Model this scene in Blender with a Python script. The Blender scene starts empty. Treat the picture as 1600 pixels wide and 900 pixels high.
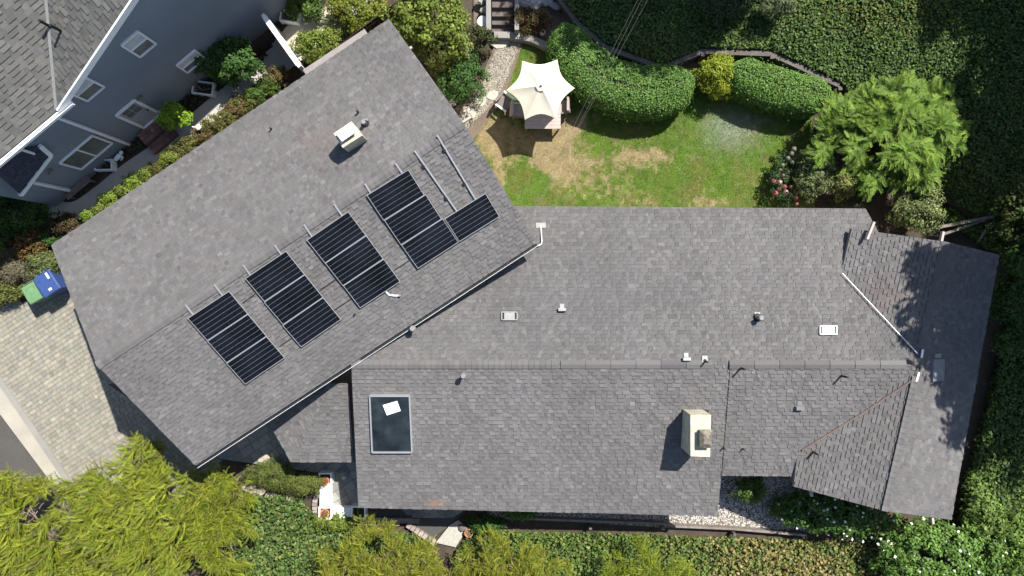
import bpy, math, random
import numpy as np
from mathutils import Vector
random.seed(7)
rng = np.random.default_rng(7)
S = bpy.context.scene
COL = S.collection

# ------------------------------------------------------------------ camera, sky, sun, exposure
H, F = 29.0, 1081.0                     # drone height above the garden (m), focal length in photo pixels
cam = bpy.data.cameras.new('camera')
cam.sensor_width = 36.0
cam.lens = 36.0 * F / 1600.0
cam.clip_end = 2000
camo = bpy.data.objects.new('camera', cam)
camo.location = (0, 0, H)
COL.objects.link(camo)
S.camera = camo

SX, SY = 0.45, 0.57                     # horizontal shadow length per metre of height
ELEV = math.atan2(1.0, math.hypot(SX, SY))
AZ = math.atan2(SX, SY)
w = bpy.data.worlds.new('World')
S.world = w
w.use_nodes = True
nt = w.node_tree
sky = nt.nodes.new('ShaderNodeTexSky')
sky.sky_type = 'NISHITA'
sky.sun_disc = False
sky.sun_elevation = ELEV
sky.sun_rotation = AZ
nt.nodes['Background'].inputs['Strength'].default_value = 0.084
nt.links.new(sky.outputs[0], nt.nodes['Background'].inputs[0])
sun = bpy.data.lights.new('sun', 'SUN')
sun.energy = 4.6
sun.angle = math.radians(0.55)
sun.color = (1.0, 0.965, 0.90)
suno = bpy.data.objects.new('sun', sun)
suno.rotation_euler = Vector((-SX, -SY, -1)).to_track_quat('-Z', 'Y').to_euler()
suno.location = (20, 25, 45)
COL.objects.link(suno)
S.view_settings.view_transform = 'Standard'
S.view_settings.look = 'None'
S.view_settings.gamma = 1
S.view_settings.exposure = 1.12
S.cycles.max_bounces = 4
S.cycles.diffuse_bounces = 2
S.cycles.glossy_bounces = 2
S.cycles.transmission_bounces = 2
S.cycles.transparent_max_bounces = 4

# ------------------------------------------------------------------ helpers
def P(px, py, z=0.0):
    k = (H - z) / F
    return Vector(((px - 800) * k, (450 - py) * k, z))

def V3(p): return np.array([p[0], p[1], p[2]], float)

class Plane:                            # z = c + gx*x + gy*y
    def __init__(s, c, gx, gy): s.c, s.gx, s.gy = c, gx, gy
    def z(s, x, y): return s.c + s.gx * x + s.gy * y
    def on(s, px, py, h=0.0):           # the point of the plane (lifted h) that a sight line meets
        ax, ay = (px - 800) / F, (450 - py) / F
        d = (H - s.c - h) / (1 + s.gx * ax + s.gy * ay)
        return Vector((ax * d, ay * d, H - d))
    def normal(s): return Vector((-s.gx, -s.gy, 1)).normalized()

def slope_plane(p0, p1, g, side):       # through the horizontal line p0-p1, falling by g to the given side (+1 = left of p0->p1)
    d = Vector((p1.x - p0.x, p1.y - p0.y)).normalized()
    n = Vector((-d.y, d.x)) * side
    gx, gy = -g * n.x, -g * n.y
    return Plane(p0.z - gx * p0.x - gy * p0.y, gx, gy)

def link(o, parent=None):
    COL.objects.link(o)
    if parent is not None: o.parent = parent
    return o

def root_loc(o):
    while o is not None and o.parent is not None: o = o.parent
    return np.array(o.location[:]) if o is not None else np.zeros(3)

def tag(o, label=None, cat=None, group=None, kind=None):
    if label: o['label'] = label
    if cat: o['category'] = cat
    if group: o['group'] = group
    if kind: o['kind'] = kind
    return o

def thing(name, label, cat, loc=(0, 0, 0), group=None):
    o = bpy.data.objects.new(name, None)
    o.empty_display_size = 0.2
    o.location = loc
    link(o)
    return tag(o, label, cat, group)

class MB:
    def __init__(s): s.v, s.f, s.c = [], [], []
    def face(s, pts, col=None):
        i = len(s.v)
        s.v += [tuple(p) for p in pts]; s.f.append(tuple(range(i, i + len(pts)))); s.c.append(col or (1, 1, 1))
        return s
    def poly(s, verts, faces, col=None):
        i = len(s.v)
        s.v += [tuple(p) for p in verts]
        for f in faces: s.f.append(tuple(i + k for k in f)); s.c.append(col or (1, 1, 1))
        return s
    def prism(s, bottom, top, col=None):        # two loops with the same count, closed
        n = len(bottom)
        fs = [tuple(range(n - 1, -1, -1)), tuple(range(n, 2 * n))]
        fs += [(i, (i + 1) % n, n + (i + 1) % n, n + i) for i in range(n)]
        return s.poly(list(bottom) + list(top), fs, col)
    def obox(s, c, ux, uy, uz, hx, hy, hz, col=None, taper=1.0):
        c, ux, uy, uz = Vector(c), Vector(ux), Vector(uy), Vector(uz)
        b = [c + ux * (hx * a) + uy * (hy * e) - uz * hz for a, e in ((-1, -1), (1, -1), (1, 1), (-1, 1))]
        t = [c + ux * (hx * a * taper) + uy * (hy * e * taper) + uz * hz for a, e in ((-1, -1), (1, -1), (1, 1), (-1, 1))]
        return s.prism(b, t, col)
    def box(s, x0, x1, y0, y1, z0, z1, col=None):
        return s.prism([(x0, y0, z0), (x1, y0, z0), (x1, y1, z0), (x0, y1, z0)], [(x0, y0, z1), (x1, y0, z1), (x1, y1, z1), (x0, y1, z1)], col)
    def beam(s, a, b, wd, ht, up=(0, 0, 1), col=None):
        a, b = Vector(a), Vector(b)
        d = (b - a); L = d.length; d = d / L
        sd = d.cross(Vector(up)).normalized(); u = sd.cross(d)
        return s.obox((a + b) / 2, d, sd, u, L / 2, wd / 2, ht / 2, col)
    def tube(s, pts, radii, n=8, col=None, cap=True):
        pts = [Vector(p) for p in pts]
        if not hasattr(radii, '__len__'): radii = [radii] * len(pts)
        rings = []
        for i, p in enumerate(pts):
            d = (pts[min(i + 1, len(pts) - 1)] - pts[max(i - 1, 0)]).normalized()
            a = d.cross(Vector((0.13, 0.27, 0.95)))
            if a.length < 0.05: a = d.cross(Vector((1, 0, 0)))
            a.normalize(); b = d.cross(a)
            rings.append([p + (a * math.cos(t) + b * math.sin(t)) * radii[i] for t in [2 * math.pi * k / n for k in range(n)]])
        vs = [q for r in rings for q in r]
        fs = [(i * n + k, i * n + (k + 1) % n, (i + 1) * n + (k + 1) % n, (i + 1) * n + k) for i in range(len(pts) - 1) for k in range(n)]
        if cap: fs += [tuple(range(n - 1, -1, -1)), tuple(range((len(pts) - 1) * n, len(pts) * n))]
        return s.poly(vs, fs, col)
    def lathe(s, c, prof, n=16, col=None, axis=(0, 0, 1)):
        c = Vector(c); ax = Vector(axis).normalized()
        a = ax.orthogonal().normalized(); b = ax.cross(a)
        vs = [c + ax * h + (a * math.cos(2 * math.pi * k / n) + b * math.sin(2 * math.pi * k / n)) * r for r, h in prof for k in range(n)]
        m = len(prof)
        fs = [(i * n + k, i * n + (k + 1) % n, (i + 1) * n + (k + 1) % n, (i + 1) * n + k) for i in range(m - 1) for k in range(n)]
        fs += [tuple(range(n - 1, -1, -1)), tuple(range((m - 1) * n, m * n))]
        return s.poly(vs, fs, col)
    def build(s, name, m, parent=None, smooth=False, kind=None, label=None, cat=None, group=None, at=None):
        me = bpy.data.meshes.new(name)
        off = root_loc(parent) if parent is not None else (np.array(at[:]) if at is not None else np.zeros(3))
        v = (np.array(s.v, float) - off)
        me.from_pydata(v.tolist(), [], s.f)
        if any(c != (1, 1, 1) for c in s.c):
            nl = np.array([len(f) for f in s.f])
            ca = np.ones((nl.sum(), 4), np.float32); ca[:, :3] = np.repeat(np.array([c[:3] for c in s.c], np.float32), nl, axis=0)
            a = me.color_attributes.new('col', 'FLOAT_COLOR', 'CORNER'); a.data.foreach_set('color', ca.ravel())
        me.materials.append(m)
        if smooth: me.polygons.foreach_set('use_smooth', [True] * len(me.polygons))
        me.update()
        o = bpy.data.objects.new(name, me)
        if parent is None and at is not None: o.location = at
        link(o, parent)
        return tag(o, label, cat, group, kind)

def quads_mesh(name, V, col, m, parent=None, kind=None, smooth=False, label=None, cat=None, group=None):
    """V (N,k,3) world, k = 3 or 4; col (N,3)"""
    n, k = len(V), V.shape[1]
    off = root_loc(parent) if parent is not None else np.zeros(3)
    me = bpy.data.meshes.new(name)
    me.vertices.add(n * k); me.vertices.foreach_set('co', (V - off).astype(np.float32).ravel())
    me.loops.add(n * k); me.loops.foreach_set('vertex_index', np.arange(n * k, dtype=np.int32))
    me.polygons.add(n); me.polygons.foreach_set('loop_start', np.arange(0, n * k, k, dtype=np.int32))
    me.update(calc_edges=True)
    ca = np.ones((n * k, 4), np.float32); ca[:, :3] = np.repeat(col, k, axis=0)
    a = me.color_attributes.new('col', 'FLOAT_COLOR', 'POINT'); a.data.foreach_set('color', ca.ravel())
    me.materials.append(m)
    o = bpy.data.objects.new(name, me)
    link(o, parent)
    return tag(o, label, cat, group, kind)

# value noise for colours with a shape of their own (dry patches, leaf patches)
_perm = rng.permutation(512)
_val = rng.random(512)
def vnoise(x, y):
    xi, yi = np.floor(x).astype(int), np.floor(y).astype(int)
    fx, fy = x - xi, y - yi
    fx, fy = fx * fx * (3 - 2 * fx), fy * fy * (3 - 2 * fy)
    h = lambda a, b: _val[_perm[(a + _perm[b & 511]) & 511]]
    return (h(xi, yi) * (1 - fx) + h(xi + 1, yi) * fx) * (1 - fy) + (h(xi, yi + 1) * (1 - fx) + h(xi + 1, yi + 1) * fx) * fy
def fbm(x, y, o=4):
    s, a, t = 0, 1, 0
    for i in range(o):
        s = s + a * vnoise(x * 2 ** i + 17.3 * i, y * 2 ** i - 9.1 * i); t += a; a *= 0.5
    return s / t

# ------------------------------------------------------------------ materials
def mat(name, col=(0.5, 0.5, 0.5), rough=0.8, metal=0.0, attr=False, noise=0.0, nscale=3.0, fine=0.0, fscale=60.0, bump=0.0, bscale=40.0, spec=0.3, transl=0.0, col2=None):
    m = bpy.data.materials.new(name); m.use_nodes = True
    t = m.node_tree; N = t.nodes; L = t.links
    b = N['Principled BSDF']
    b.inputs['Roughness'].default_value = rough; b.inputs['Metallic'].default_value = metal
    b.inputs['Specular IOR Level'].default_value = spec
    if attr:
        a = N.new('ShaderNodeAttribute'); a.attribute_name = 'col'; out = a.outputs['Color']
    else:
        a = N.new('ShaderNodeRGB'); a.outputs[0].default_value = (*col, 1); out = a.outputs[0]
    tc = N.new('ShaderNodeTexCoord')
    g = N.new('ShaderNodeNewGeometry')
    def mul(out, scale, amt, det):
        nz = N.new('ShaderNodeTexNoise'); nz.inputs['Scale'].default_value = scale; nz.inputs['Detail'].default_value = det
        L.new(g.outputs['Position'], nz.inputs['Vector'])
        mr = N.new('ShaderNodeMapRange'); mr.inputs[1].default_value = 0.28; mr.inputs[2].default_value = 0.72
        mr.inputs[3].default_value = 1 - amt; mr.inputs[4].default_value = 1 + amt
        L.new(nz.outputs[0], mr.inputs[0])
        mx = N.new('ShaderNodeMix'); mx.data_type = 'RGBA'; mx.blend_type = 'MULTIPLY'; mx.inputs[0].default_value = 1
        L.new(out, mx.inputs[6]); L.new(mr.outputs[0], mx.inputs[7])
        return mx.outputs[2]
    if col2 is not None:
        nz = N.new('ShaderNodeTexNoise'); nz.inputs['Scale'].default_value = nscale; nz.inputs['Detail'].default_value = 6
        L.new(g.outputs['Position'], nz.inputs['Vector'])
        mr = N.new('ShaderNodeMapRange'); mr.inputs[1].default_value = 0.38; mr.inputs[2].default_value = 0.62
        L.new(nz.outputs[0], mr.inputs[0])
        mx = N.new('ShaderNodeMix'); mx.data_type = 'RGBA'
        L.new(mr.outputs[0], mx.inputs[0]); L.new(out, mx.inputs[6]); mx.inputs[7].default_value = (*col2, 1)
        out = mx.outputs[2]
    if noise: out = mul(out, nscale, noise, 5)
    if fine: out = mul(out, fscale, fine, 3)
    L.new(out, b.inputs['Base Color'])
    if bump:
        nz = N.new('ShaderNodeTexNoise'); nz.inputs['Scale'].default_value = bscale; nz.inputs['Detail'].default_value = 4
        L.new(g.outputs['Position'], nz.inputs['Vector'])
        bp = N.new('ShaderNodeBump'); bp.inputs['Strength'].default_value = bump; bp.inputs['Distance'].default_value = 0.02
        L.new(nz.outputs[0], bp.inputs['Height']); L.new(bp.outputs[0], b.inputs['Normal'])
    if transl:
        tr = N.new('ShaderNodeBsdfTranslucent'); L.new(out, tr.inputs['Color'])
        ms = N.new('ShaderNodeMixShader'); ms.inputs[0].default_value = transl
        L.new(b.outputs[0], ms.inputs[1]); L.new(tr.outputs[0], ms.inputs[2])
        L.new(ms.outputs[0], N['Material Output'].inputs[0])
    return m

M = dict(
    shingle=mat('asphalt_shingle', attr=True, rough=0.92, noise=0.11, nscale=0.4, fine=0.16, fscale=30, bump=0.25, bscale=90, spec=0.15),
    ridge=mat('ridge_shingle', attr=True, rough=0.92, fine=0.15, fscale=40, spec=0.15),
    deck=mat('roof_edge_board', (0.16, 0.15, 0.14), 0.8, noise=0.1),
    stucco=mat('cream_stucco', (0.5, 0.42, 0.32), 0.9, noise=0.08, fine=0.1, bump=0.3),
    chim=mat('pale_chimney_stucco', (0.40, 0.365, 0.285), 0.9, noise=0.2, nscale=3.5, fine=0.14, fscale=25, bump=0.3),
    white=mat('white_paint', (0.74, 0.74, 0.71), 0.5, noise=0.04, nscale=5),
    trim=mat('white_trim_paint', (0.80, 0.81, 0.80), 0.5, noise=0.05),
    bluewall=mat('slate_blue_stucco', (0.205, 0.236, 0.265), 0.85, noise=0.07, nscale=0.8, fine=0.06, fscale=30, bump=0.25, bscale=30),
    glass=mat('window_glass', (0.13, 0.145, 0.13), 0.08, noise=0.3, nscale=2.0, spec=0.6),
    curtain=mat('pale_window_blind', (0.55, 0.56, 0.54), 0.5, noise=0.15, nscale=3),
    skyglass=mat('skylight_glass', (0.012, 0.016, 0.019), 0.12, noise=0.5, nscale=1.3, spec=0.45, col2=(0.02, 0.026, 0.029)),
    alu=mat('aluminium', (0.42, 0.43, 0.43), 0.42, metal=0.55, noise=0.06),
    frame=mat('panel_frame', (0.36, 0.37, 0.38), 0.45, metal=0.35),
    cell=mat('solar_cell', (0.0045, 0.0055, 0.0085), 0.35, noise=0.6, nscale=0.8, fine=.25, fscale=9, spec=0.14),
    back=mat('cell_gap', (0.22, 0.235, 0.26), 0.5),
    black=mat('black_pipe', (0.012, 0.012, 0.012), 0.6),
    galv=mat('grey_vent_metal', (0.20, 0.20, 0.195), 0.55, metal=0.2, noise=0.1, nscale=8),
    rust=mat('rusty_metal', (0.10, 0.092, 0.08), 0.7, metal=0.3, col2=(0.20, 0.175, 0.13), nscale=9),
    redmetal=mat('reddish_valley_metal', (0.115, 0.085, 0.078), 0.7, noise=0.15, nscale=3),
    leaf=mat('foliage', attr=True, rough=0.6, spec=0.15, transl=0.3),
    needle=mat('needle_foliage', attr=True, rough=0.6, spec=0.2, transl=0.25),
    glossy=mat('glossy_foliage', attr=True, rough=0.55, spec=0.18, transl=0.2),
    grass=mat('grass', attr=True, rough=0.7, spec=0.15, transl=0.2),
    bark=mat('bark', (0.10, 0.075, 0.055), 0.9, noise=0.3, nscale=8, bump=0.4),
    dead=mat('dead_twigs', (0.24, 0.19, 0.15), 0.9, noise=0.25, nscale=8),
    twig=mat('twig_mass', (0.035, 0.034, 0.018), 0.95, noise=0.4, nscale=6, fine=0.4, fscale=22, bump=0.8, bscale=18),
    soil=mat('soil', (0.055, 0.042, 0.03), 0.95, noise=0.3, nscale=1.5, fine=0.35, fscale=25, bump=0.6, bscale=20),
    mulch=mat('dry_soil', (0.13, 0.10, 0.075), 0.95, noise=0.25, nscale=1.5, fine=0.35, fscale=22, bump=0.6, bscale=20),
    lawn=mat('lawn_soil', attr=True, rough=0.95, noise=0.15, nscale=3, fine=0.25, fscale=18, bump=0.6, bscale=25, spec=0.1),
    asphalt=mat('asphalt', (0.064, 0.059, 0.053), 0.9, noise=0.12, nscale=0.7, fine=0.2, fscale=30, bump=0.4, bscale=60),
    concrete=mat('concrete', (0.215, 0.205, 0.185), 0.9, noise=0.1, nscale=0.9, fine=0.08, fscale=30, bump=0.2),
    kerb=mat('pale_kerb_concrete', (0.31, 0.285, 0.235), 0.9, noise=0.12, nscale=1.2, fine=0.1, fscale=25, bump=0.2),
    stone=mat('stone', attr=True, rough=0.9, noise=0.14, nscale=5, fine=0.16, fscale=30, bump=0.3),
    sand=mat('paver_joint_sand', (0.075, 0.07, 0.056), 0.95, noise=0.2, fine=0.2),
    wood=mat('weathered_timber', (0.10, 0.088, 0.078), 0.85, noise=0.2, nscale=2, fine=0.25, fscale=14, bump=0.4),
    darkwood=mat('dark_red_brown_boards', (0.028, 0.015, 0.013), 0.75, noise=0.25, nscale=3),
    greywood=mat('grey_brown_boards', (0.17, 0.145, 0.125), 0.85, noise=0.25, nscale=4, fine=0.2),
    canvas=mat('cream_canvas', (0.60, 0.565, 0.465), 0.85, noise=0.03, fine=0.03, transl=0.12),
    cushion=mat('taupe_cushion', (0.16, 0.135, 0.125), 0.9, noise=0.1, nscale=5, fine=0.1),
    pale=mat('pale_wood_top', (0.36, 0.30, 0.27), 0.7, noise=0.12, nscale=4),
    green=mat('green_plastic', (0.11, 0.21, 0.10), 0.55, noise=0.16, nscale=7),
    blue=mat('blue_plastic', (0.03, 0.06, 0.18), 0.55, noise=0.16, nscale=7),
    brightgreen=mat('bright_green_glaze', (0.02, 0.36, 0.07), 0.4),
    terracotta=mat('terracotta', (0.38, 0.17, 0.09), 0.85, noise=0.12, nscale=6),
    petal=mat('petals', attr=True, rough=0.6, transl=0.15),
    cable=mat('overhead_cable', (0.16, 0.155, 0.145), 0.6),
    reflection_white=mat('painted_reflection', (0.8, 0.8, 0.78), 0.6),  # flat white for the reflection painted on the skylight
)

def mixcol(cols, n, jit=0.18, w=None):
    cols = np.array(cols, float)
    i = rng.choice(len(cols), n, p=w); j = rng.choice(len(cols), n, p=w); t = rng.random((n, 1)) * 0.5
    c = cols[i] * (1 - t) + cols[j] * t
    return np.clip(c * (1 + jit * rng.standard_normal((n, 1))) * (1 + 0.012 * rng.standard_normal((n, 3))), 0.003, 0.9)

def nrm(a): return a / np.maximum(np.linalg.norm(a, axis=-1, keepdims=True), 1e-9)

def leaf_quads(pos, axis, nor, ln, wd, bend=0.12):
    """rhombic leaves; pos (N,3) base-centre"""
    axis = nrm(axis); side = nrm(np.cross(nor, axis)); nor = np.cross(axis, side)
    ln = np.broadcast_to(np.asarray(ln, float).reshape(-1, 1), (len(pos), 1)); wd = np.broadcast_to(np.asarray(wd, float).reshape(-1, 1), (len(pos), 1))
    a = pos - axis * ln * 0.5
    c = pos + axis * ln * 0.5 - nor * ln * bend
    b = pos + side * wd * 0.5 - axis * ln * 0.05 + nor * wd * 0.08
    d = pos - side * wd * 0.5 - axis * ln * 0.05 + nor * wd * 0.08
    return np.stack([a, b, c, d], 1)

def tri_area2(poly): return 0.5 * sum(poly[i][0] * poly[(i + 1) % len(poly)][1] - poly[(i + 1) % len(poly)][0] * poly[i][1] for i in range(len(poly)))
def clip_convex(poly, clip):            # both lists of 2D points, clip is counter-clockwise
    out = poly
    n = len(clip)
    for i in range(n):
        a, b = clip[i], clip[(i + 1) % n]
        ex, ey = b[0] - a[0], b[1] - a[1]
        inp, out = out, []
        if not inp: return []
        dd = [ex * (p[1] - a[1]) - ey * (p[0] - a[0]) for p in inp]
        for k in range(len(inp)):
            p, q, dp, dq = inp[k - 1], inp[k], dd[k - 1], dd[k]
            if (dp >= 0) != (dq >= 0):
                t = dp / (dp - dq); out.append((p[0] + (q[0] - p[0]) * t, p[1] + (q[1] - p[1]) * t))
            if dq >= 0: out.append(q)
    return out

def inpoly(x, y, poly):
    x, y = np.asarray(x), np.asarray(y)
    r = np.zeros(x.shape, bool)
    n = len(poly)
    for i in range(n):
        x0, y0 = poly[i - 1]; x1, y1 = poly[i]
        if y0 == y1: continue
        c = ((y0 > y) != (y1 > y)) & (x < (x1 - x0) * (y - y0) / (y1 - y0) + x0)
        r ^= c
    return r

def pxpoly(pts, z=0.0): return [(P(a, b, z).x, P(a, b, z).y) for a, b in pts]

def sample_poly(poly, n):
    xs = [p[0] for p in poly]; ys = [p[1] for p in poly]
    out = np.zeros((0, 2))
    while len(out) < n:
        q = np.stack([rng.uniform(min(xs), max(xs), n * 2), rng.uniform(min(ys), max(ys), n * 2)], 1)
        out = np.concatenate([out, q[inpoly(q[:, 0], q[:, 1], poly)]])
    return out[:n]

def smooth_line(pts, k=6):              # Catmull-Rom through 2D/3D points
    pts = [np.array(p, float) for p in pts]
    ext = [2 * pts[0] - pts[1]] + pts + [2 * pts[-1] - pts[-2]]
    out = []
    for i in range(1, len(ext) - 2):
        p0, p1, p2, p3 = ext[i - 1:i + 3]
        for j in range(k):
            t = j / k
            out.append(0.5 * ((2 * p1) + (-p0 + p2) * t + (2 * p0 - 5 * p1 + 4 * p2 - p3) * t * t + (-p0 + 3 * p1 - 3 * p2 + p3) * t ** 3))
    out.append(pts[-1])
    return out

def sheet(name, poly, z, m, kind='structure', thick=0.0, label=None, cat=None):
    b = MB()
    if tri_area2(poly) < 0: poly = poly[::-1]
    if thick: b.prism([(x, y, z - thick) for x, y in poly], [(x, y, z) for x, y in poly])
    else: b.face([(x, y, z) for x, y in poly])
    return b.build(name, m, kind=kind, label=label, cat=cat)

def ribbon(name, pts, wd, z, m, kind='structure', thick=0.05):
    pts = smooth_line(pts, 6)
    L, R = [], []
    for i, p in enumerate(pts):
        d = np.array(pts[min(i + 1, len(pts) - 1)]) - np.array(pts[max(i - 1, 0)]); d = d / np.linalg.norm(d)
        wv = wd if not hasattr(wd, '__len__') else np.interp(i / (len(pts) - 1), np.linspace(0, 1, len(wd)), wd)
        n = np.array([-d[1], d[0]]) * wv / 2
        L.append(p[:2] + n); R.append(p[:2] - n)
    b = MB()
    for i in range(len(pts) - 1):
        q = [R[i], R[i + 1], L[i + 1], L[i]]
        b.face([(x, y, z) for x, y in q])
        b.face([(L[i][0], L[i][1], z), (L[i + 1][0], L[i + 1][1], z), (L[i + 1][0], L[i + 1][1], z - thick), (L[i][0], L[i][1], z - thick)])
        b.face([(R[i + 1][0], R[i + 1][1], z), (R[i][0], R[i][1], z), (R[i][0], R[i][1], z - thick), (R[i + 1][0], R[i + 1][1], z - thick)])
    return b.build(name, m, kind=kind)

# ------------------------------------------------------------------ ground, street, paths
b = MB(); b.face([(-400, -400, -0.06), (400, -400, -0.06), (400, 400, -0.06), (-400, 400, -0.06)])
b.build('ground', M['soil'], kind='structure')

street_n = Vector((-0.86, -0.51))       # towards the street, in plan
sheet('street', pxpoly([(-900, -900), (-60, 540), (-6, 634), (80, 748), (300, 1050), (900, 2000), (-2500, 2000), (-2500, -900)]), -0.045, M['asphalt'])
b = MB()
kl = [P(-60, 505), P(0, 602), P(92, 738), P(240, 960)]
kr = [P(-60, 548), P(-6, 640), P(78, 752), P(222, 980)]
for i in range(3):
    b.prism([(kr[i].x, kr[i].y, -.1), (kr[i + 1].x, kr[i + 1].y, -.1), (kl[i + 1].x, kl[i + 1].y, -.1), (kl[i].x, kl[i].y, -.1)],
            [(kr[i].x, kr[i].y, -.02), (kr[i + 1].x, kr[i + 1].y, -.02), (kl[i + 1].x, kl[i + 1].y, .012), (kl[i].x, kl[i].y, .012)])
b.build('kerb', M['kerb'], kind='structure')
b = MB()
g0 = [P(-60, 486), P(0, 586), P(98, 730), P(250, 955)]
for i in range(3):
    q = [kl[i], kl[i + 1], g0[i + 1], g0[i]]
    b.prism([(p.x, p.y, -.1) for p in q], [(p.x, p.y, .05) for p in q])
b.build('pale_apron_strip', M['concrete'], kind='structure')

drive_px = [(-40, 500), (-10, 472), (60, 470), (112, 448), (150, 470), (250, 560), (360, 690), (330, 760), (240, 790), (112, 770), (95, 735), (-4, 591), (-40, 540)]
dp = pxpoly(drive_px)
drive = sheet('driveway', dp, 0.0, M['sand'], thick=0.2)
# paving stones, laid in staggered courses parallel to the house
pa = math.radians(33); pu = np.array([math.cos(pa), math.sin(pa)]); pv = np.array([-pu[1], pu[0]])
pav = []
cw, ch = 0.225, 0.18
pc = [(0.205, 0.193, 0.158), (0.225, 0.208, 0.167), (0.192, 0.183, 0.153), (0.212, 0.193, 0.153), (0.182, 0.175, 0.148), (0.24, 0.222, 0.178)]
for j in range(-70, 70):
    x = -12.0 + random.random() * 0.2
    while x < 12:
        ww = cw * random.choice((0.72, 1.0, 1.0, 1.28))
        c = np.array([-18.0, -4.5]) + pu * (x + ww / 2) + pv * (j * ch)
        pav.append((c, ww)); x += ww
cx = np.array([p[0] for p in pav]); ok = inpoly(cx[:, 0], cx[:, 1], dp)
pav = [p for p, k in zip(pav, ok) if k]
def paver(bm, c, ww, z0, z1, hh, ang=0.0, cols=pc, gap=0.011):
    col = mixcol(cols, 1, 0.055)[0]
    a = random.uniform(-0.02, 0.02) + ang
    u_ = Vector((pu[0] * math.cos(a) - pu[1] * math.sin(a), pu[0] * math.sin(a) + pu[1] * math.cos(a), 0)); v_ = Vector((-u_.y, u_.x, 0))
    z1 += random.uniform(-0.003, 0.004)
    hx, hy = ww / 2 - gap / 2, hh / 2 - gap / 2
    i0 = [Vector((c[0], c[1], z0)) + u_ * (hx * s) + v_ * (hy * t) for s, t in ((-1, -1), (1, -1), (1, 1), (-1, 1))]
    i1 = [Vector((c[0], c[1], z1 - 0.006)) + u_ * (hx * s) + v_ * (hy * t) for s, t in ((-1, -1), (1, -1), (1, 1), (-1, 1))]
    i2 = [Vector((c[0], c[1], z1)) + u_ * ((hx - .008) * s) + v_ * ((hy - .008) * t) for s, t in ((-1, -1), (1, -1), (1, 1), (-1, 1))]
    bm.poly(i0 + i1 + i2, [(8, 9, 10, 11)] + [(k, (k + 1) % 4, 4 + (k + 1) % 4, 4 + k) for k in range(4)] + [(4 + k, 4 + (k + 1) % 4, 8 + (k + 1) % 4, 8 + k) for k in range(4)], tuple(col))
ref = np.array(P(118, 590)[:2])
pav.sort(key=lambda p: np.linalg.norm(p[0] - ref))
for c, ww in pav[:300]:
    b = MB(); paver(b, c, ww, 0.0, 0.03, ch); b.build('paving_stone', M['stone'], drive)
b = MB()
for c, ww in pav[300:]: paver(b, c, ww, 0.0, 0.03, ch)
b.build('paving_stones', M['stone'], drive, kind='stuff')

ribbon('neighbour_path', [P(-30, 262)[:2], P(28, 290)[:2], P(70, 320)[:2], P(115, 330)[:2], P(158, 305)[:2], P(202, 270)[:2], P(258, 232)[:2], P(312, 190)[:2], P(372, 143)[:2], P(430, 98)[:2], P(500, 43)[:2], P(560, -8)[:2], P(640, -80)[:2]], [.9, .8, .75, .8, .85, .85, .9, 1.0, 1.1, 1.3, 1.3, 1.3], 0.03, mat('path_concrete', (0.36, 0.345, 0.305), 0.9, noise=0.1, nscale=0.9, fine=0.08, fscale=30, bump=0.2))
sheet('planting_bed', pxpoly([(-300, 770), (-20, 752), (78, 752), (250, 985), (-300, 1200)]), -0.03, M['mulch'])
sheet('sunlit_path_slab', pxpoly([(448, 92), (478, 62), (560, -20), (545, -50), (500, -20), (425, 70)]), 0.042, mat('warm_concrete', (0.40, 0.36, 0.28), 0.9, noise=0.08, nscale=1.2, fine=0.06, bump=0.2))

# back garden: lawn with dry patches
LAWN = pxpoly([(796, 58), (870, 62), (960, 90), (1270, 170), (1275, 345), (780, 345), (725, 208), (768, 172), (786, 130)])
def lawn_col(x, y):
    px = x * F / H + 800; py = 450 - y * F / H
    n = fbm(x * 0.9 + 3, y * 0.9, 4); n2 = fbm(x * 5, y * 5, 3)
    def blob(cx, cy, rx, ry, a=1.0): return a * np.exp(-(((px - cx) / rx) ** 2 + ((py - cy) / ry) ** 2))
    dry = blob(792, 218, 48, 38) + blob(868, 222, 42, 36) + blob(905, 190, 30, 18, .7) + blob(985, 250, 52, 22, .85) + blob(845, 262, 40, 14, .8) + blob(775, 275, 22, 28, .9) + blob(880, 262, 30, 25, .6) + blob(760, 228, 20, 20, .6) + blob(950, 300, 60, 20, .4) + blob(1190, 195, 25, 15, .35) + blob(1130, 318, 160, 8, .4) + blob(1020, 240, 40, 14, .5)
    dry = np.clip(dry * 1.25 - blob(823, 278, 24, 20, 1.4) - blob(930, 232, 28, 22, .45) + (n - 0.5) * 1.5 + (n2 - .5) * 0.9, 0, 1)
    dry = np.clip((dry - 0.28) * 1.5 + (fbm(x * 9, y * 9, 2) - .5) * 1.1, 0, 1)
    pale = np.clip(blob(1140, 203, 42, 30, 1.0) + blob(1230, 170, 60, 25, .35) + (n2 - .5) * .5, 0, 1) * 0.92
    g = np.stack([0.05 + 0.038 * n + .024 * n2, 0.10 + 0.05 * n + .024 * n2, 0.018 + 0 * n], -1)
    d = np.stack([0.19 + .10 * n2, 0.148 + .075 * n2, 0.078 + .04 * n2], -1)
    ol = np.clip((fbm(x * 1.7 + 40, y * 1.7, 4) - .40) * 3.0, 0, 1) * .75
    g = g * (1 - ol[..., None]) + np.array([.125, .122, .036]) * ol[..., None]
    pl = np.array([0.175, 0.205, 0.14])
    c = g * (1 - dry[..., None]) + d * dry[..., None]
    return c * (1 - pale[..., None]) + pl * pale[..., None], dry
st = 0.1
xs = np.arange(min(p[0] for p in LAWN), max(p[0] for p in LAWN), st); ys = np.arange(min(p[1] for p in LAWN), max(p[1] for p in LAWN), st)
gx, gy = np.meshgrid(xs, ys, indexing='ij')
inn = inpoly(gx + st / 2, gy + st / 2, LAWN)
ii = np.argwhere(inn)
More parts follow.
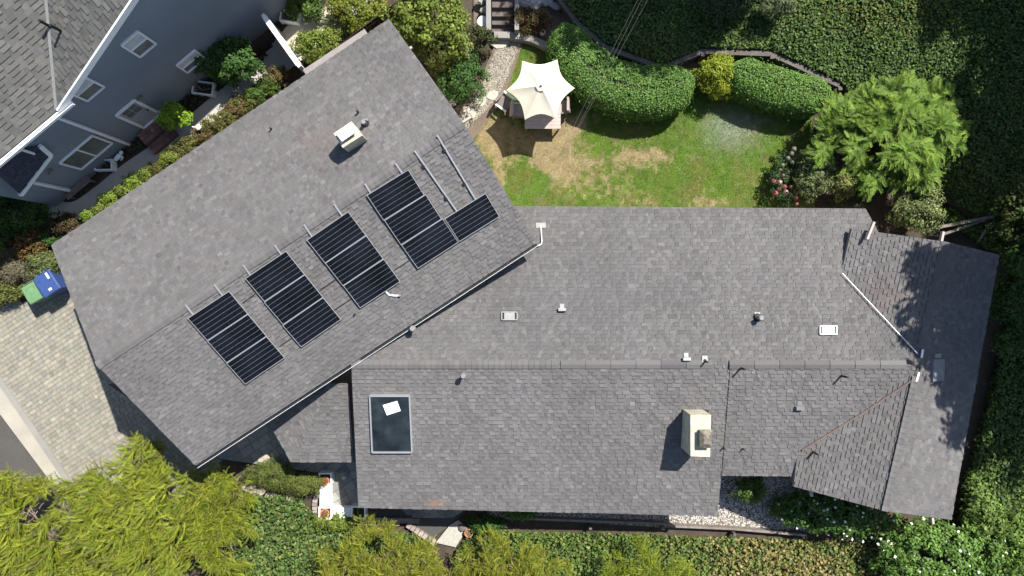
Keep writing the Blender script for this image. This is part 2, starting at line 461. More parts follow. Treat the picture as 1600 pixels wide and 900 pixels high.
q = np.stack([np.stack([xs[ii[:, 0]] + a * st, ys[ii[:, 1]] + e * st], 1) for a, e in ((0, 0), (1, 0), (1, 1), (0, 1))], 1)
zz = (fbm(q[..., 0] * 1.3, q[..., 1] * 1.3, 3) - .5) * 0.05 + 0.02
lc, ld = lawn_col(q[:, 0, 0], q[:, 0, 1])
quads_mesh('lawn', np.concatenate([q, zz[..., None]], -1), lc * 0.85, M['lawn'], kind='structure')
g = sample_poly(LAWN, 80000)
gc, gd = lawn_col(g[:, 0], g[:, 1])
nG = len(g)
gl = rng.uniform(0.03, 0.075, nG) * (1 - 0.45 * gd)
ax = nrm(np.stack([rng.standard_normal(nG), rng.standard_normal(nG), rng.uniform(0.4, 1.6, nG)], 1))
gp = np.concatenate([g, ((fbm(g[:, 0] * 1.3, g[:, 1] * 1.3, 3) - .5) * 0.05 + 0.03)[:, None]], 1)
V = leaf_quads(gp, ax, nrm(rng.standard_normal((nG, 3))), gl, rng.uniform(0.008, 0.016, nG))
quads_mesh('grass', V, gc * (1 + 0.22 * rng.standard_normal((nG, 1))).clip(0.4, 1.7), M['grass'], kind='stuff', label='patchy green and straw coloured grass of the back lawn', cat='grass')

def pebbles(name, poly, n, z, cols, size=(0.02, 0.045), label='', parent=None):
    p = sample_poly(poly, n)
    r = rng.uniform(size[0], size[1], n)
    ce = np.concatenate([p, np.full((n, 1), z)], 1)
    th = rng.uniform(0, 6.28, n)
    ux = np.stack([np.cos(th), np.sin(th), 0 * th], 1) * (r * rng.uniform(.8, 1.3, n))[:, None]
    uy = np.stack([-np.sin(th), np.cos(th), 0 * th], 1) * r[:, None]
    up = np.array([0, 0, 1.0]) * (r * .7)[:, None]
    T = ce + up
    c4 = [ce + ux, ce + uy, ce - ux, ce - uy]
    e4 = [ce + (ux + uy) * .5 + up * .8, ce + (uy - ux) * .5 + up * .8, ce - (ux + uy) * .5 + up * .8, ce + (ux - uy) * .5 + up * .8]
    Q = np.concatenate([np.stack([T, e4[(k - 1) % 4], c4[k], e4[k]], 1) for k in range(4)])
    col = np.tile(mixcol(cols, n, .14), (4, 1))
    return quads_mesh(name, Q, col, M['stone'], parent, kind='stuff', label=label, cat=None if parent else 'gravel')

GP = [P(800, 58)[:2], P(782, 105)[:2], P(768, 140)[:2], P(745, 172)[:2], P(722, 196)[:2], P(690, 225)[:2]]
ribbon('garden_path', GP, [1.05, 1.15, 1.15, 1.3, 1.5, 1.7], 0.05, M['mulch'])
sm = smooth_line(GP, 5)
gpoly = [(p[0] + .5, p[1] + .12) for p in sm] + [(p[0] - .52, p[1] - .12) for p in sm[::-1]]
pebbles('path_gravel', gpoly, 4500, 0.055, [(.25, .225, .18), (.31, .28, .225), (.19, .17, .145), (.34, .315, .26)], (.018, .04), 'beige pebbles of the curved garden path')
for k, (px, py, r) in enumerate([(783, 66, .42), (770, 150, .3), (752, 158, .3), (732, 178, .42), (706, 160, .26)]):
    c = P(px, py, .07); b = MB()
    n = 9; rr = [r * random.uniform(.75, 1.1) for _ in range(n)]
    lo = [(c.x + rr[i] * math.cos(6.283 * i / n), c.y + .8 * rr[i] * math.sin(6.283 * i / n), .05) for i in range(n)]
    hi = [(c.x + .93 * rr[i] * math.cos(6.283 * i / n), c.y + .75 * rr[i] * math.sin(6.283 * i / n), .1) for i in range(n)]
    b.prism(lo, hi, (.36, .33, .28)).build('stepping_stone', M['stone'], label=['flat grey stepping stone at the foot of the garden steps', 'stepping stone midway on the pebble path, on its lawn side', 'stepping stone midway on the pebble path, on its shrub side', 'large pale stepping stone where the path meets the roof edge, lawn side', 'pale stepping stone beside the roof edge under the shrubs'][k], cat='stone', group='stepping stones in the pebble path')

# retained ivy slope behind the lawn
WALLPX = [(868, -10), (905, 38), (948, 74), (1035, 106), (1098, 80), (1206, 84), (1312, 133)]
WL = [P(a, b, 0.8) for a, b in WALLPX]
hx = [-20.0] + [p.x for p in WL] + [P(1400, 235, .8).x, P(1500, 330, .8).x, P(1620, 385, .8).x, 60]
hy = [WL[0].y + 3] + [p.y for p in WL] + [P(1400, 235, .8).y, P(1500, 330, .8).y, P(1620, 385, .8).y, P(1620, 385, .8).y - 4]
def hill_z(x, y):
    d = y - np.interp(x, hx, hy)
    return 0.72 + 0.2 * np.clip(d, 0, 30) + 0.35 * (fbm(x * .5, y * .5, 3) - .5) * np.clip(d, 0, 1)
b = MB()
xs = sorted(set(list(np.arange(WL[0].x - .3, 34, 0.5)) + [p.x for p in WL]))
rows = np.concatenate([np.arange(0, 10, .5), np.arange(10, 40, 5)])
idx = {}
vs = []
for i, x in enumerate(xs):
    y0 = float(np.interp(x, hx, hy)) + 0.06
    for j, r in enumerate(rows):
        idx[i, j] = len(vs); vs.append((x, y0 + r, float(hill_z(np.array([x]), np.array([y0 + r]))[0])))
    idx[i, -1] = len(vs); vs.append((x, y0, -0.05))
fs = [(idx[i, j], idx[i + 1, j], idx[i + 1, j + 1], idx[i, j + 1]) for i in range(len(xs) - 1) for j in range(-1, len(rows) - 1)]
b.poly(vs, fs).build('hillside', M['soil'], kind='structure', smooth=False)

# south side strip: gravel, slate terrace, planted bank
sheet('gravel_strip', pxpoly([(760, 770), (1040, 770), (1100, 720), (1260, 720), (1290, 800), (1262, 832), (1060, 826), (760, 806)]), 0.03, M['mulch'], thick=.08)
GRV = pxpoly([(765, 775), (1040, 775), (1100, 722), (1255, 722), (1285, 800), (1258, 828), (1060, 824), (765, 806)])
pebbles('side_gravel', GRV, 11000, 0.034, [(.46, .44, .40), (.36, .35, .33), (.54, .52, .48), (.28, .27, .26)], (.018, .038), 'white and grey gravel along the south wall of the house')
terr = sheet('slate_terrace', pxpoly([(170, 600), (560, 555), (570, 770), (730, 780), (725, 800), (675, 842), (640, 812), (500, 812), (497, 735), (345, 718)]), 0.06, mat('slate_joint', (.06, .06, .055), .9), thick=.2)
SC = [(.20, .205, .185), (.24, .232, .20), (.165, .176, .168), (.27, .255, .21)]
TPS = [pxpoly(q) for q in ([(180, 600), (562, 560), (562, 738), (500, 738), (345, 716)], [(500, 738), (562, 738), (568, 772), (568, 808), (503, 808)], [(568, 772), (727, 782), (722, 800), (676, 838), (642, 808), (568, 808)])]
TPS = [q if tri_area2(q) > 0 else q[::-1] for q in TPS]
for j in range(-34, 26):
    x = -11 + (j % 2) * .2
    while x < 9:
        ww = random.choice((.38, .45, .55))
        c = np.array([-5.5, -9.0]) + pu * x + pv * (j * .36); x += ww
        rect = [tuple(c + pu * .008 + pv * .008), tuple(c + pu * (ww - .008) + pv * .008), tuple(c + pu * (ww - .008) + pv * .352), tuple(c + pu * .008 + pv * .352)]
        for q in TPS:
            k = clip_convex(rect, q)
            if len(k) < 3 or tri_area2(k) < .01: continue
            zt_ = .082 + random.uniform(0, .006)
            MB().prism([(a, e, .05) for a, e in k], [(a, e, zt_) for a, e in k], tuple(mixcol(SC, 1, .09)[0])).build('slate_tile', M['stone'], terr)

# ------------------------------------------------------------------ roofs
EXPO = 0.145
SHC = [(.106, .101, .0995), (.114, .109, .107), (.0975, .093, .092), (.109, .1035, .102), (.133, .128, .125), (.112, .1085, .109)]
SHW = [.28, .2, .16, .18, .07, .11]
STAINS = [(678, 788, 13, 4, 2.8, (.26, .13, .07), .75), (500, 218, 34, 26, 4.9, (.135, .10, .092), .3), (1378, 455, 38, 22, 3.7, (.125, .09, .083), .45), (915, 470, 120, 60, 3.5, (.094, .094, .094), .5), (640, 560, 90, 30, 4.0, (.115, .108, .10), .35), (250, 560, 90, 60, 5, (.098, .095, .093), .4)]
def stain(p, col):                      # rust runs and faded areas: granules of another colour
    k = F / (H - p.z); px, py = 800 + p.x * k, 450 - p.y * k
    for sx, sy, rx, ry, z, c, a in STAINS:
        w_ = a * math.exp(-((px - sx) / rx) ** 2 - ((py - sy) / ry) ** 2) * random.uniform(.5, 1.2)
        if w_ > .03: col = col * (1 - min(w_, 1)) + np.array(c) * min(w_, 1)
    return tuple(col)
def shingle_tabs(pieces, plane, cols=SHC, weights=SHW, wr=(.09, .26), expo=EXPO):
    """pieces: list of convex lists of 3D points lying on plane -> list of (verts3d, faces, col, area)"""
    g = math.hypot(plane.gx, plane.gy)
    up2 = Vector((plane.gx, plane.gy)) / g
    b3 = Vector((up2.x, up2.y, g)).normalized(); a3 = Vector((up2.y, -up2.x, 0)); n3 = plane.normal()
    if a3.cross(b3).dot(n3) < 0: a3 = -a3
    o = pieces[0][0]
    polys = []
    for pc_ in pieces:
        q = [((p - o).dot(a3), (p - o).dot(b3)) for p in pc_]
        if tri_area2(q) < 0: q = q[::-1]
        polys.append(q)
    t0 = min(p[1] for q in polys for p in q); t1 = max(p[1] for q in polys for p in q)
    s0 = min(p[0] for q in polys for p in q); s1 = max(p[0] for q in polys for p in q)
    tabs = []
    nrow = int((t1 - t0) / expo) + 1
    for r in range(nrow):
        ta = t0 + r * expo - 0.0; tb = ta + expo
        s = s0 - random.random() * .4
        proud = random.random() < .5
        while s < s1:
            ww = random.uniform(*wr) if proud else random.uniform(wr[0] * .7, wr[1] * .85)
            rect = [(s, ta), (s + ww, ta), (s + ww, tb), (s, tb)]
            s += ww
            hi = .036 if proud else .0115
            for q in polys:
                c = clip_convex(rect, q)
                if len(c) < 3: continue
                ar = tri_area2(c)
                if ar < 0.0012: continue
                top, bot = [], []
                for (x, y) in c:
                    h = hi + (0.008 - hi) * (y - ta) / expo
                    base = o + a3 * x + b3 * y
                    top.append(base + n3 * h); bot.append(base - n3 * .004)
                n = len(c)
                fs = [tuple(range(n, 2 * n))] + [(i, (i + 1) % n, n + (i + 1) % n, n + i) for i in range(n)]
                tabs.append((bot + top, fs, stain(top[0], mixcol(cols, 1, .06 if proud else .075, weights)[0]), ar))
            if proud:               # dark granule band printed at the head of the course below
                for q in polys:
                    c = clip_convex([(s - ww + .01, ta - .02), (s - .01, ta - .02), (s - .01, ta - .001), (s - ww + .01, ta - .001)], q)
                    if len(c) < 3 or tri_area2(c) < .0008: continue
                    n = len(c)
                    tabs.append(([o + a3 * x + b3 * y + n3 * .017 for x, y in c], [tuple(range(n))], (.05, .05, .052), 0))
            proud = not proud if random.random() < .85 else proud
    return tabs

def deck(b, pts, th=0.16):
    b.prism([p - Vector((0, 0, th)) for p in pts], [p - Vector((0, 0, 0.003)) for p in pts])

ALLTABS = []
def roof_part(name, house, faces, th=0.16, label=None, cols=SHC, keep=True, **kw):
    """faces: list of (plane, [convex pieces as lists of 3D points])"""
    b = MB()
    for plane, pieces in faces:
        for pc_ in pieces:
            q = pc_ if tri_area2([(p.x, p.y) for p in pc_]) > 0 else pc_[::-1]
            deck(b, q, th)
    r = b.build(name, M['deck'], house)
    if label: r['label'] = label
    tabs = []
    for plane, pieces in faces: tabs += shingle_tabs(pieces, plane, cols, **kw)
    ALLTABS.append((r, tabs))
    return r

def emit_tabs(roofs, budget=300):
    pool = sorted([(t[3], i, j) for i, (r, tabs) in enumerate(roofs) for j, t in enumerate(tabs)], reverse=True)
    pick = set((i, j) for a, i, j in pool[:budget])
    for i, (r, tabs) in enumerate(roofs):
        b = MB()
        for j, (v, f, c, a) in enumerate(tabs):
            if (i, j) in pick: MB().poly(v, f, c).build('shingle', M['shingle'], r)
            else: b.poly(v, f, c)
        b.build('shingles', M['shingle'], r, kind='stuff')

def ridge_caps(roof, a, b_, pl_l, pl_r, step=.205, half=.15, rev=False, lift=.02):
    """folded cap shingles along the ridge a-b; pl_l / pl_r are the planes on the two sides"""
    a, b_ = Vector(a), Vector(b_)
    if rev: a, b_ = b_, a
    d = b_ - a; L = d.length; d /= L
    s = Vector((-d.y, d.x, 0)).normalized()
    n = int(L / step)
    for i in range(n):
        p0 = a + d * (i * step); p1 = a + d * ((i + 1) * step + .03)
        col = tuple(mixcol(SHC[:4], 1, .05)[0])
        h0, h1 = .034 + lift, .012 + lift
        vs = []
        for p, h in ((p0, h0), (p1, h1)):
            for sg in (1, 0, -1):
                q = p + s * (half * sg)
                if sg: q.z = (pl_l if sg > 0 else pl_r).z(q.x, q.y) + h + .012
                else: q.z = p.z + h + .02
                vs.append(q)
        lo = [v - Vector((0, 0, .06)) for v in vs[:3]]
        MB().poly(vs + lo, [(0, 3, 4, 1), (1, 4, 5, 2), (6, 0, 1, 7), (7, 1, 2, 8)], col).build('ridge_shingle', M['ridge'], roof)

house = thing('house', 'long grey shingled house with angled solar wing and cross gable', 'house', (2, -2.5, 0))

# -- angled wing with the solar panels
ZGE, ZGR = 4.3, 5.95
GA, GB, GC, GD = P(80, 383, ZGE), P(608, 30, ZGE), P(305, 727, ZGE), P(838, 379, ZGE)
GR1, GR2 = P(149, 566, ZGR), P(728, 198, ZGR)
gd = ((GB - GA).normalized() + (GD - GC).normalized()).normalized()
gn = Vector((-gd.y, gd.x, 0))           # towards the NW eave
dNW = ((GA + GB) / 2 - (GR1 + GR2) / 2).dot(gn); dSE = ((GR1 + GR2) / 2 - (GC + GD) / 2).dot(gn)
gm = (GR1 + GR2) / 2
gNW = slope_plane(gm, gm + gd, (ZGR - ZGE) / dNW, 1); gSE = slope_plane(gm, gm + gd, (ZGR - ZGE) / dSE, -1)
def ridge_pt(px, py):                   # the ridge point nearest to a sight line
    p = P(px, py, ZGR); return gm + gd * (p - gm).dot(gd)
R1, R2 = ridge_pt(149, 566), ridge_pt(728, 198)
nwp = [gNW.on(80, 383), R1, R2, gNW.on(608, 30)]
sep = [gSE.on(305, 727), gSE.on(838, 379), R2, R1]
wing_roof = roof_part('roof', house, [(gNW, [nwp]), (gSE, [sep])], label='roof of the angled wing carrying the solar panels')
ridge_caps(wing_roof, R1, R2, gNW, gSE)

# -- main roof
ZM = 4.2; SM = 0.243
YR = P(800, 569.5, ZM).y
mr = Vector((0, YR, ZM)); mx_ = Vector((1, 0, 0))
mN = slope_plane(mr, mr + mx_, SM, 1); mS = slope_plane(mr, mr + mx_, SM, -1)
mS2 = Plane(mS.c + .035, mS.gx, mS.gy)
def mrp(px, dz=0): return Vector(((px - 800) * (H - ZM) / F, YR, ZM + dz))
mainN = [mN.on(x, y) for x, y in [(620, 440), (770, 322)]]
main_roof = roof_part('roof', house, [
    (mN, [[mrp(549), mrp(1437), mN.on(1437, 480), mN.on(1352, 326), mN.on(790, 322), mN.on(640, 420)]]),
    (mS, [[mS.on(560, 793), mS.on(1121, 806), mrp(1142), mrp(549)]]),
    (mS2, [[mS2.on(1128, 743), mS2.on(1258, 744), mS2.on(1437, 620), mrp(1437, .035), mrp(1141, .035)]])], label='low main roof with the skylights and chimney')
ridge_caps(main_roof, mrp(549), mrp(875), mN, mS)
ridge_caps(main_roof, mrp(876), mrp(1138), mN, mS, step=.9, lift=.01)
ridge_caps(main_roof, mrp(1139, .035), mrp(1432, .035), Plane(mN.c + .02, mN.gx, mN.gy), mS2, step=.9, lift=.01)

# -- cross gable at the east end
WR0, WR1 = P(1478, 378, ZM), P(1381, 798, ZM)
SWG = 0.272
wW = slope_plane(WR0, WR1, SWG, -1); wE = slope_plane(WR0, WR1, SWG, 1)
def wrp(t): return WR0 + (WR1 - WR0) * t
gab = roof_part('roof', house, [
    (wW, [[wW.on(1331, 357), wW.on(1313, 432), wrp(.49), wrp(0)], [wrp(.45), wW.on(1246, 708), wW.on(1240, 760), wrp(1)]]),
    (wE, [[wrp(0), wrp(1), wE.on(1486, 812), wE.on(1561, 398)]])], label='roof of the east cross gable, half in tree shade')
ridge_caps(gab, wrp(.50), wrp(1), wE, wW, half=.12, rev=True, lift=-.004)
ridge_caps(gab, wrp(0), wrp(.40), wE, wW, half=.12, lift=-.004)

# -- little hipped roof over the entry
eS0 = P(455, 722, 2.6); eS1 = P(549, 722, 2.6)
eS = slope_plane(eS0, eS1, 0.26, -1)
eL0 = P(427, 672, 2.6)
eL = slope_plane(eS0, eL0, 0.26, 1)
if eL.z(*P(500, 640, 2.8)[:2]) < 2.6: eL = slope_plane(eS0, eL0, 0.26, -1)
# hip line: where both planes meet
dirh = Vector((-(eS.gy - eL.gy), eS.gx - eL.gx)); dirh = dirh if dirh.y > 0 else -dirh
dirh.normalize()
hp = Vector((eS0.x + dirh.x * 3.6, eS0.y + dirh.y * 3.6)); hp = Vector((hp.x, hp.y, eS.z(hp.x, hp.y)))
e_r = Vector((eS.on(553, 722).x, eS0.y, 0)); e_r.z = eS.z(e_r.x, e_r.y)
e_r2 = Vector((max(hp.x, e_r.x), hp.y, 0)); e_r2.z = eS.z(e_r2.x, e_r2.y)
tl_ = eL0 + (hp - eS0) * .9
tl_.z = eL.z(tl_.x, tl_.y)
entry = roof_part('roof', house, [(eS, [[eS0.copy(), e_r, e_r2, hp]]), (eL, [[eS0.copy(), hp, tl_, eL0.copy()]])], label='small hipped roof over the entry, half under the eaves', th=.12)
emit_tabs(ALLTABS, 300)

# valleys, flashings, gutters, beam ends
def strip(name, pts, wd, th, m, parent, lift=.05):
    b = MB()
    for p, q in zip(pts[:-1], pts[1:]): b.beam(p + Vector((0, 0, lift)), q + Vector((0, 0, lift)), wd, th)
    return b.build(name, m, parent)
va, vb = mN.on(1314, 427), wrp(.415)
va.z += .06
strip('valley_flashing', [va, vb + Vector((-.12, 0, .0))], .022, .02, M['trim'], house, .05)
#strip('valley_flashing', [va + Vector((-.07, -.05, 0)), vb + Vector((-.17, -.05, 0))], .022, .02, M['alu'], house, .045)
strip('valley_flashing', [mS2.on(1252, 703) + Vector((0, 0, .02)), mS2.on(1338, 650) + Vector((0, 0, .03)), wrp(.515) + Vector((-.1, 0, -.01))], .06, .04, M['redmetal'], house, .05)
for (x0, y0, x1, y1) in ((1442, 546, 1440, 559), (1436, 582, 1432, 596)):
    strip('ridge_flashing', [P(x0, y0, 4.27), P(x1, y1, 4.25)], .07, .02, M['white'], house, .0)
# gutter: a trough with a white lip along the SE eave of the angled wing
b = MB()
ga, gb_ = GC + (GD - GC) * .0, GD.copy()
out = -gn
for off, z0, z1, t in ((.125, -.14, -.015, .009), (.0, -.14, -.03, .011)):
    b.beam(ga + out * off + Vector((0, 0, (z0 + z1) / 2)), gb_ + out * off + Vector((0, 0, (z0 + z1) / 2)), t, z1 - z0)
b.beam(ga + out * .06 + Vector((0, 0, -.14)), gb_ + out * .06 + Vector((0, 0, -.14)), .12, .012)
gut = b.build('gutter', M['trim'], house)
MB().beam(ga + out * .065 + Vector((0, 0, -.125)), gb_ + out * .065 + Vector((0, 0, -.125)), .1, .01).build('gutter_floor', M['black'], gut)  # black strip along the bottom of the trough
# projecting beam ends under the rakes
for (x0, y0, x1, y1, z) in ((1354, 374, 1365, 347, 3.75), (1467, 392, 1473, 362, 3.95), (625, 86, 644, 74, 4.0), (716, 196, 736, 183, 5.4), (1455, 800, 1457, 818, 3.5), (1266, 750, 1268, 775, 3.2)):
    strip('beam_end', [P(x0, y0, z), P(x1, y1, z)], .08, .14, M['pale'], house, 0)

# walls under the eaves
def wall_ring(b, pts, z0, z1, t=.2):
    n = len(pts)
    for i in range(n):
        p, q = Vector(pts[i]), Vector(pts[(i + 1) % n])
        b.beam(Vector((p.x, p.y, (z0 + z1) / 2)), Vector((q.x, q.y, (z0 + z1) / 2)), t, z1 - z0)
def inset(pts, k):
    c = sum((Vector(p[:2]) for p in pts), Vector((0, 0))) / len(pts)
    return [tuple(c + (Vector(p[:2]) - c) * k) for p in pts]
gq = inset([nwp[0], sep[0], sep[1], nwp[3]], .9)
b = MB(); b.prism([(x, y, 0) for x, y in gq], [(x, y, 4.05) for x, y in gq]); b.build('wall', M['stucco'], house)
gx0, gx1 = R1 + (R2 - R1) * .05, R2 + (R1 - R2) * .05
b = MB()
for p, q0, q1 in ((gx0, gq[0], gq[1]), (gx1, gq[3], gq[2])):
    a3_ = Vector((q0[0], q0[1], 4.0)); c3_ = Vector((q1[0], q1[1], 4.0)); t3_ = Vector((p.x, p.y, ZGR - .25))
    k = gd * .1
    b.prism([a3_ - k, c3_ - k, t3_ - k], [a3_ + k, c3_ + k, t3_ + k])
b.build('gable_wall', M['stucco'], house)
# garage door in the driveway end
ga_, gb2 = Vector((*gq[0], 0)), Vector((*gq[1], 0))
for k in range(4):
    p = ga_ + (gb2 - ga_) * .3 - gd * .08; q_ = ga_ + (gb2 - ga_) * .82 - gd * .08
    MB().beam(p + Vector((0, 0, .3 + .55 * k)), q_ + Vector((0, 0, .3 + .55 * k)), .06, .52).build('garage_door_panel', M['trim'], house)
def wallbox(pxs, z, h, k=.93):
    q = inset([P(a, c, z) for a, c in pxs], k); b = MB()
    b.prism([(x, y, 0) for x, y in q], [(x, y, h) for x, y in q]); return b.build('wall', M['stucco'], house)
wallbox([(590, 775), (1100, 785), (1100, 560), (1340, 560), (1340, 345), (720, 345), (590, 560)][:2] + [(1100, 345), (760, 345), (590, 520)], 2.8, 2.7, .96)
wallbox([(1095, 725), (1350, 725), (1345, 350), (1095, 345)], 2.8, 2.7, .98)
wallbox([(1265, 735), (1465, 785), (1535, 425), (1350, 385)], 3.4, 3.3, .95)
wallbox([(450, 690), (560, 690), (560, 560), (480, 600)], 2.5, 2.4, .9)

# chimneys
def chimney(pxt, zt, zb, m, roofp):
    t = [P(a, c, zt) for a, c in pxt]
    b = MB(); b.prism([(p.x, p.y, zb) for p in t][::-1], [tuple(p) for p in t][::-1])
    return b.build('chimney', m, house)
ch = chimney([(1078.7, 648), (1111, 648), (1109.5, 714), (1079, 713)], 4.85, 3.0, M['chim'], mS)
ch['label'] = 'tall pale chimney with rusty hood on the main roof'
zt = 4.85
b = MB()
c4 = [P(a, c, zt) for a, c in ((1091, 671), (1109, 671), (1108, 696), (1091, 696))]
b.prism([p for p in c4][::-1], [p + Vector((0, 0, .18)) for p in c4][::-1]); b.build('flue_box', M['rust'], ch)
cc = sum(c4, Vector()) / 4
lo = [cc + (p - cc) * 1.12 + Vector((0, 0, .24)) for p in c4]; hi = [cc + (p - cc) * .55 + Vector((0, 0, .36)) for p in c4]
MB().prism(lo[::-1], hi[::-1]).build('chimney_hood', M['rust'], ch)
strip('cricket_flashing', [mS.on(1066, 641) + Vector((0, 0, .03)), mS.on(1107, 642) + Vector((0, 0, .03))], .06, .03, M['black'], house, .04)
bx_ = [(521, 208.5), (549, 189.5), (566, 211.5), (535.5, 231)]
zg = gNW.on(545, 215).z
ch2 = chimney(bx_, zg + 1.0, zg - .8, M['chim'], gNW)
ch2['label'] = 'squat pale chimney with flat white cap on the angled wing'
c4 = [P(a, c, zg + 1.05) for a, c in ((525.5, 209), (546.5, 195), (557, 208), (536, 222.5))]
cc = sum(c4, Vector()) / 4
MB().prism([cc + (p - cc) * .8 - Vector((0, 0, .06)) for p in c4][::-1], [cc + (p - cc) * .8 + Vector((0, 0, .1)) for p in c4][::-1]).build('flue_box', M['black'], ch2)
MB().prism([p + Vector((0, 0, .1)) for p in c4][::-1], [p + Vector((0, 0, .14)) for p in c4][::-1]).build('chimney_cap', M['white'], ch2)

# skylights
def frame_on(plane, pxs, h, wd, b):
    q = [plane.on(a, c, h / 2) for a, c in pxs]
    n = len(q)
    for i in range(n): b.beam(q[i], q[(i + 1) % n], wd, h, up=plane.normal())
sk = MB(); frame_on(mS, [(578, 618), (640, 618), (644, 706), (582, 706)], .16, .05, sk)
skf = sk.build('skylight', M['alu'], house); skf['label'] = 'large dark skylight above the entry end'
b = MB(); q = [mS.on(a, c, .1) for a, c in ((579, 619), (639, 619), (643, 705), (583, 705))]
b.prism([p - Vector((0, 0, .03)) for p in q][::-1], [p for p in q][::-1]); b.build('pane', M['skyglass'], skf)
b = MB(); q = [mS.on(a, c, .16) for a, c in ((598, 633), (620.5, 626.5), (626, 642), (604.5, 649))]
b.prism([p - Vector((0, 0, .012)) for p in q][::-1], [p for p in q][::-1]); b.build('painted_reflection', M['reflection_white'], skf)  # bright reflection on the glass, painted in as a white patch
def slab_vent(px, py, hw, hh, m, m2, lab, grp=True):
    root = thing('roof_vent', lab, 'vent', mN.on(px, py), 'flat vents on the main roof')
    b = MB(); frame_on(mN, [(px - hw, py - hh), (px + hw, py - hh), (px + hw, py + hh), (px - hw, py + hh)], .1, .035, b); b.build('frame', m, root)
    b = MB(); q = [mN.on(a, c, .1) for a, c in ((px - hw * .68, py - hh * .9), (px + hw * .68, py - hh * .9), (px + hw * .68, py + hh), (px - hw * .68, py + hh))]
    b.prism([p - Vector((0, 0, .03)) for p in q][::-1], q[::-1]); b.build('cover', m, root)
    b = MB(); q = [mN.on(a, c, .035) for a, c in ((px - hw * .98, py - hh), (px + hw * .98, py - hh), (px + hw * .98, py + hh), (px - hw * .98, py + hh))]
    b.prism([p - Vector((0, 0, .03)) for p in q][::-1], q[::-1]); b.build('louvre', m2, root)
slab_vent(1294, 516, 13, 6.5, M['white'], M['galv'], 'white framed flat vent on the main roof near the cross gable')
slab_vent(796, 494, 12, 6, M['galv'], M['black'], 'grey flat vent on the main roof near the angled wing')

# ------------------------------------------------------------------ vents and pipes on the roofs
def pipe(plane, px, py, h, r, lab, m=None, flash=True, cap=None):
    o = plane.on(px, py)
    root = thing('vent_pipe', lab, 'pipe', o, 'pipes standing on the roofs')
    m = m or M['black']
    b = MB(); b.tube([o - Vector((0, 0, .1)), o + Vector((0, 0, h))], r, 10); b.build('pipe', m, root)
    if cap: MB().lathe(o + Vector((0, 0, h - .03)), [(r * cap, 0), (r * cap, .05), (r * cap * .75, .1)], 14).build('cap', M['galv'], root)
    n = plane.normal(); u = Vector((1, 0, 0)) - n * n.x; u.normalize(); v = n.cross(u)
    if flash:
        MB().obox(o + n * .05 + v * .06, u, v, n, .10, .12, .006).build('flashing', M['galv'], root)
        MB().lathe(o + n * .03, [(r * 2.1, 0), (r * 1.3, .08)], 12, axis=n).build('collar', M['black'], root)
    return root
pipe(gNW, 425, 202, .22, .03, 'lone small black pipe on the far slope of the angled wing', flash=False)
pipe(gNW, 560, 176, .25, .035, 'small black pipe upslope of the squat chimney', flash=False)
pipe(gNW, 571, 194, .35, .07, 'grey round pipe right beside the squat chimney', M['galv'])
pipe(gSE, 555, 491, .15, .03, 'small black pipe below the solar panels', flash=False)
pipe(mN, 648, 512, .55, .06, 'capped grey pipe tucked under the gutter of the angled wing', M['galv'], False, 1.9)
pipe(mN, 1183, 496, .40, .08, 'grey round pipe with pale flashing on the back slope of the main roof', M['galv'], True, 1.3)
pipe(mS, 725, 585, .45, .06, 'capped grey pipe below the ridge near the big skylight', M['galv'], False, 1.7)
pipe(mN, 1101, 564, .40, .035, 'black pipe just behind the main ridge near the chimney')
pipe(mS2, 1157, 575, .50, .04, 'black pipe below the ridge where the roof steps up', flash=False)
pipe(mS2, 1314, 587, .48, .04, 'black pipe between the main ridge and the reddish valley', flash=False)
pipe(mS2, 1130, 700, .2, .03, 'small black pipe right beside the tall chimney', flash=False)
pipe(mS2, 1160, 701, .2, .03, 'small black pipe two steps east of the tall chimney', flash=False)
pipe(wW, 1270, 706, .45, .035, 'black pipe on the shaded corner of the cross gable roof', flash=False)
def box_vent(plane, px, py, lab, w_=.15, d_=.06, h_=.15, m=None):
    o = plane.on(px, py); root = thing('box_vent', lab, 'vent', o, 'small box vents on the roofs')
    n = plane.normal(); u = (Vector((1, 0, 0)) - n * n.x).normalized(); v = n.cross(u)
    MB().obox(o + n * h_ * .6, u, v, n, w_, d_, h_ * .55, taper=.92).build('hood', m or M['galv'], root)
    MB().obox(o + n * .045 + v * (d_ + .1), u, v, n, w_ * .55, .08, .006).build('flashing', M['galv'], root)
box_vent(mN, 878, 485, 'small grey box vent in the middle of the back slope')
box_vent(mN, 1072, 562, 'small white box vent just behind the ridge near the chimney')
box_vent(mS2, 1248, 636, 'small pale box vent upslope of the reddish valley')
box_vent(wE, 1463, 578, 'flat grey box vent in the tree shade on the cross gable', .27, .42, .1, m=mat('shade_toned_vent', (.16, .16, .165), .8, noise=.1))  # grey darkened to stand in for the shade on this vent
# service mast and conduit at the end of the angled wing
o = mN.on(846, 378)
ms = thing('service_mast', 'white conduit bent onto the main roof beside the angled wing', 'conduit', o)
MB().tube([mN.on(845, 352, .08), mN.on(846.5, 376, .12), mN.on(846, 381, .13), mN.on(842, 383.5, .14), mN.on(827, 384, .2)], .022, 8).build('conduit', M['white'], ms)
MB().obox(mN.on(845, 352, .05), (1, 0, 0), mN.normal().cross(Vector((1, 0, 0))), mN.normal(), .19, .1, .006).build('flashing', M['galv'], ms)
cd = thing('bent_conduit', 'short pale conduit bending down below the third solar array', 'conduit', gSE.on(612, 460))
MB().tube([gSE.on(603, 456, .06), gSE.on(608, 461, .06), gSE.on(616, 462, .06), gSE.on(625, 462, .04)], .03, 8).build('pipe', M['trim'], cd)
MB().lathe(gSE.on(625, 462), [(.05, 0), (.05, .09), (.03, .12)], 10).build('collar', M['galv'], cd)

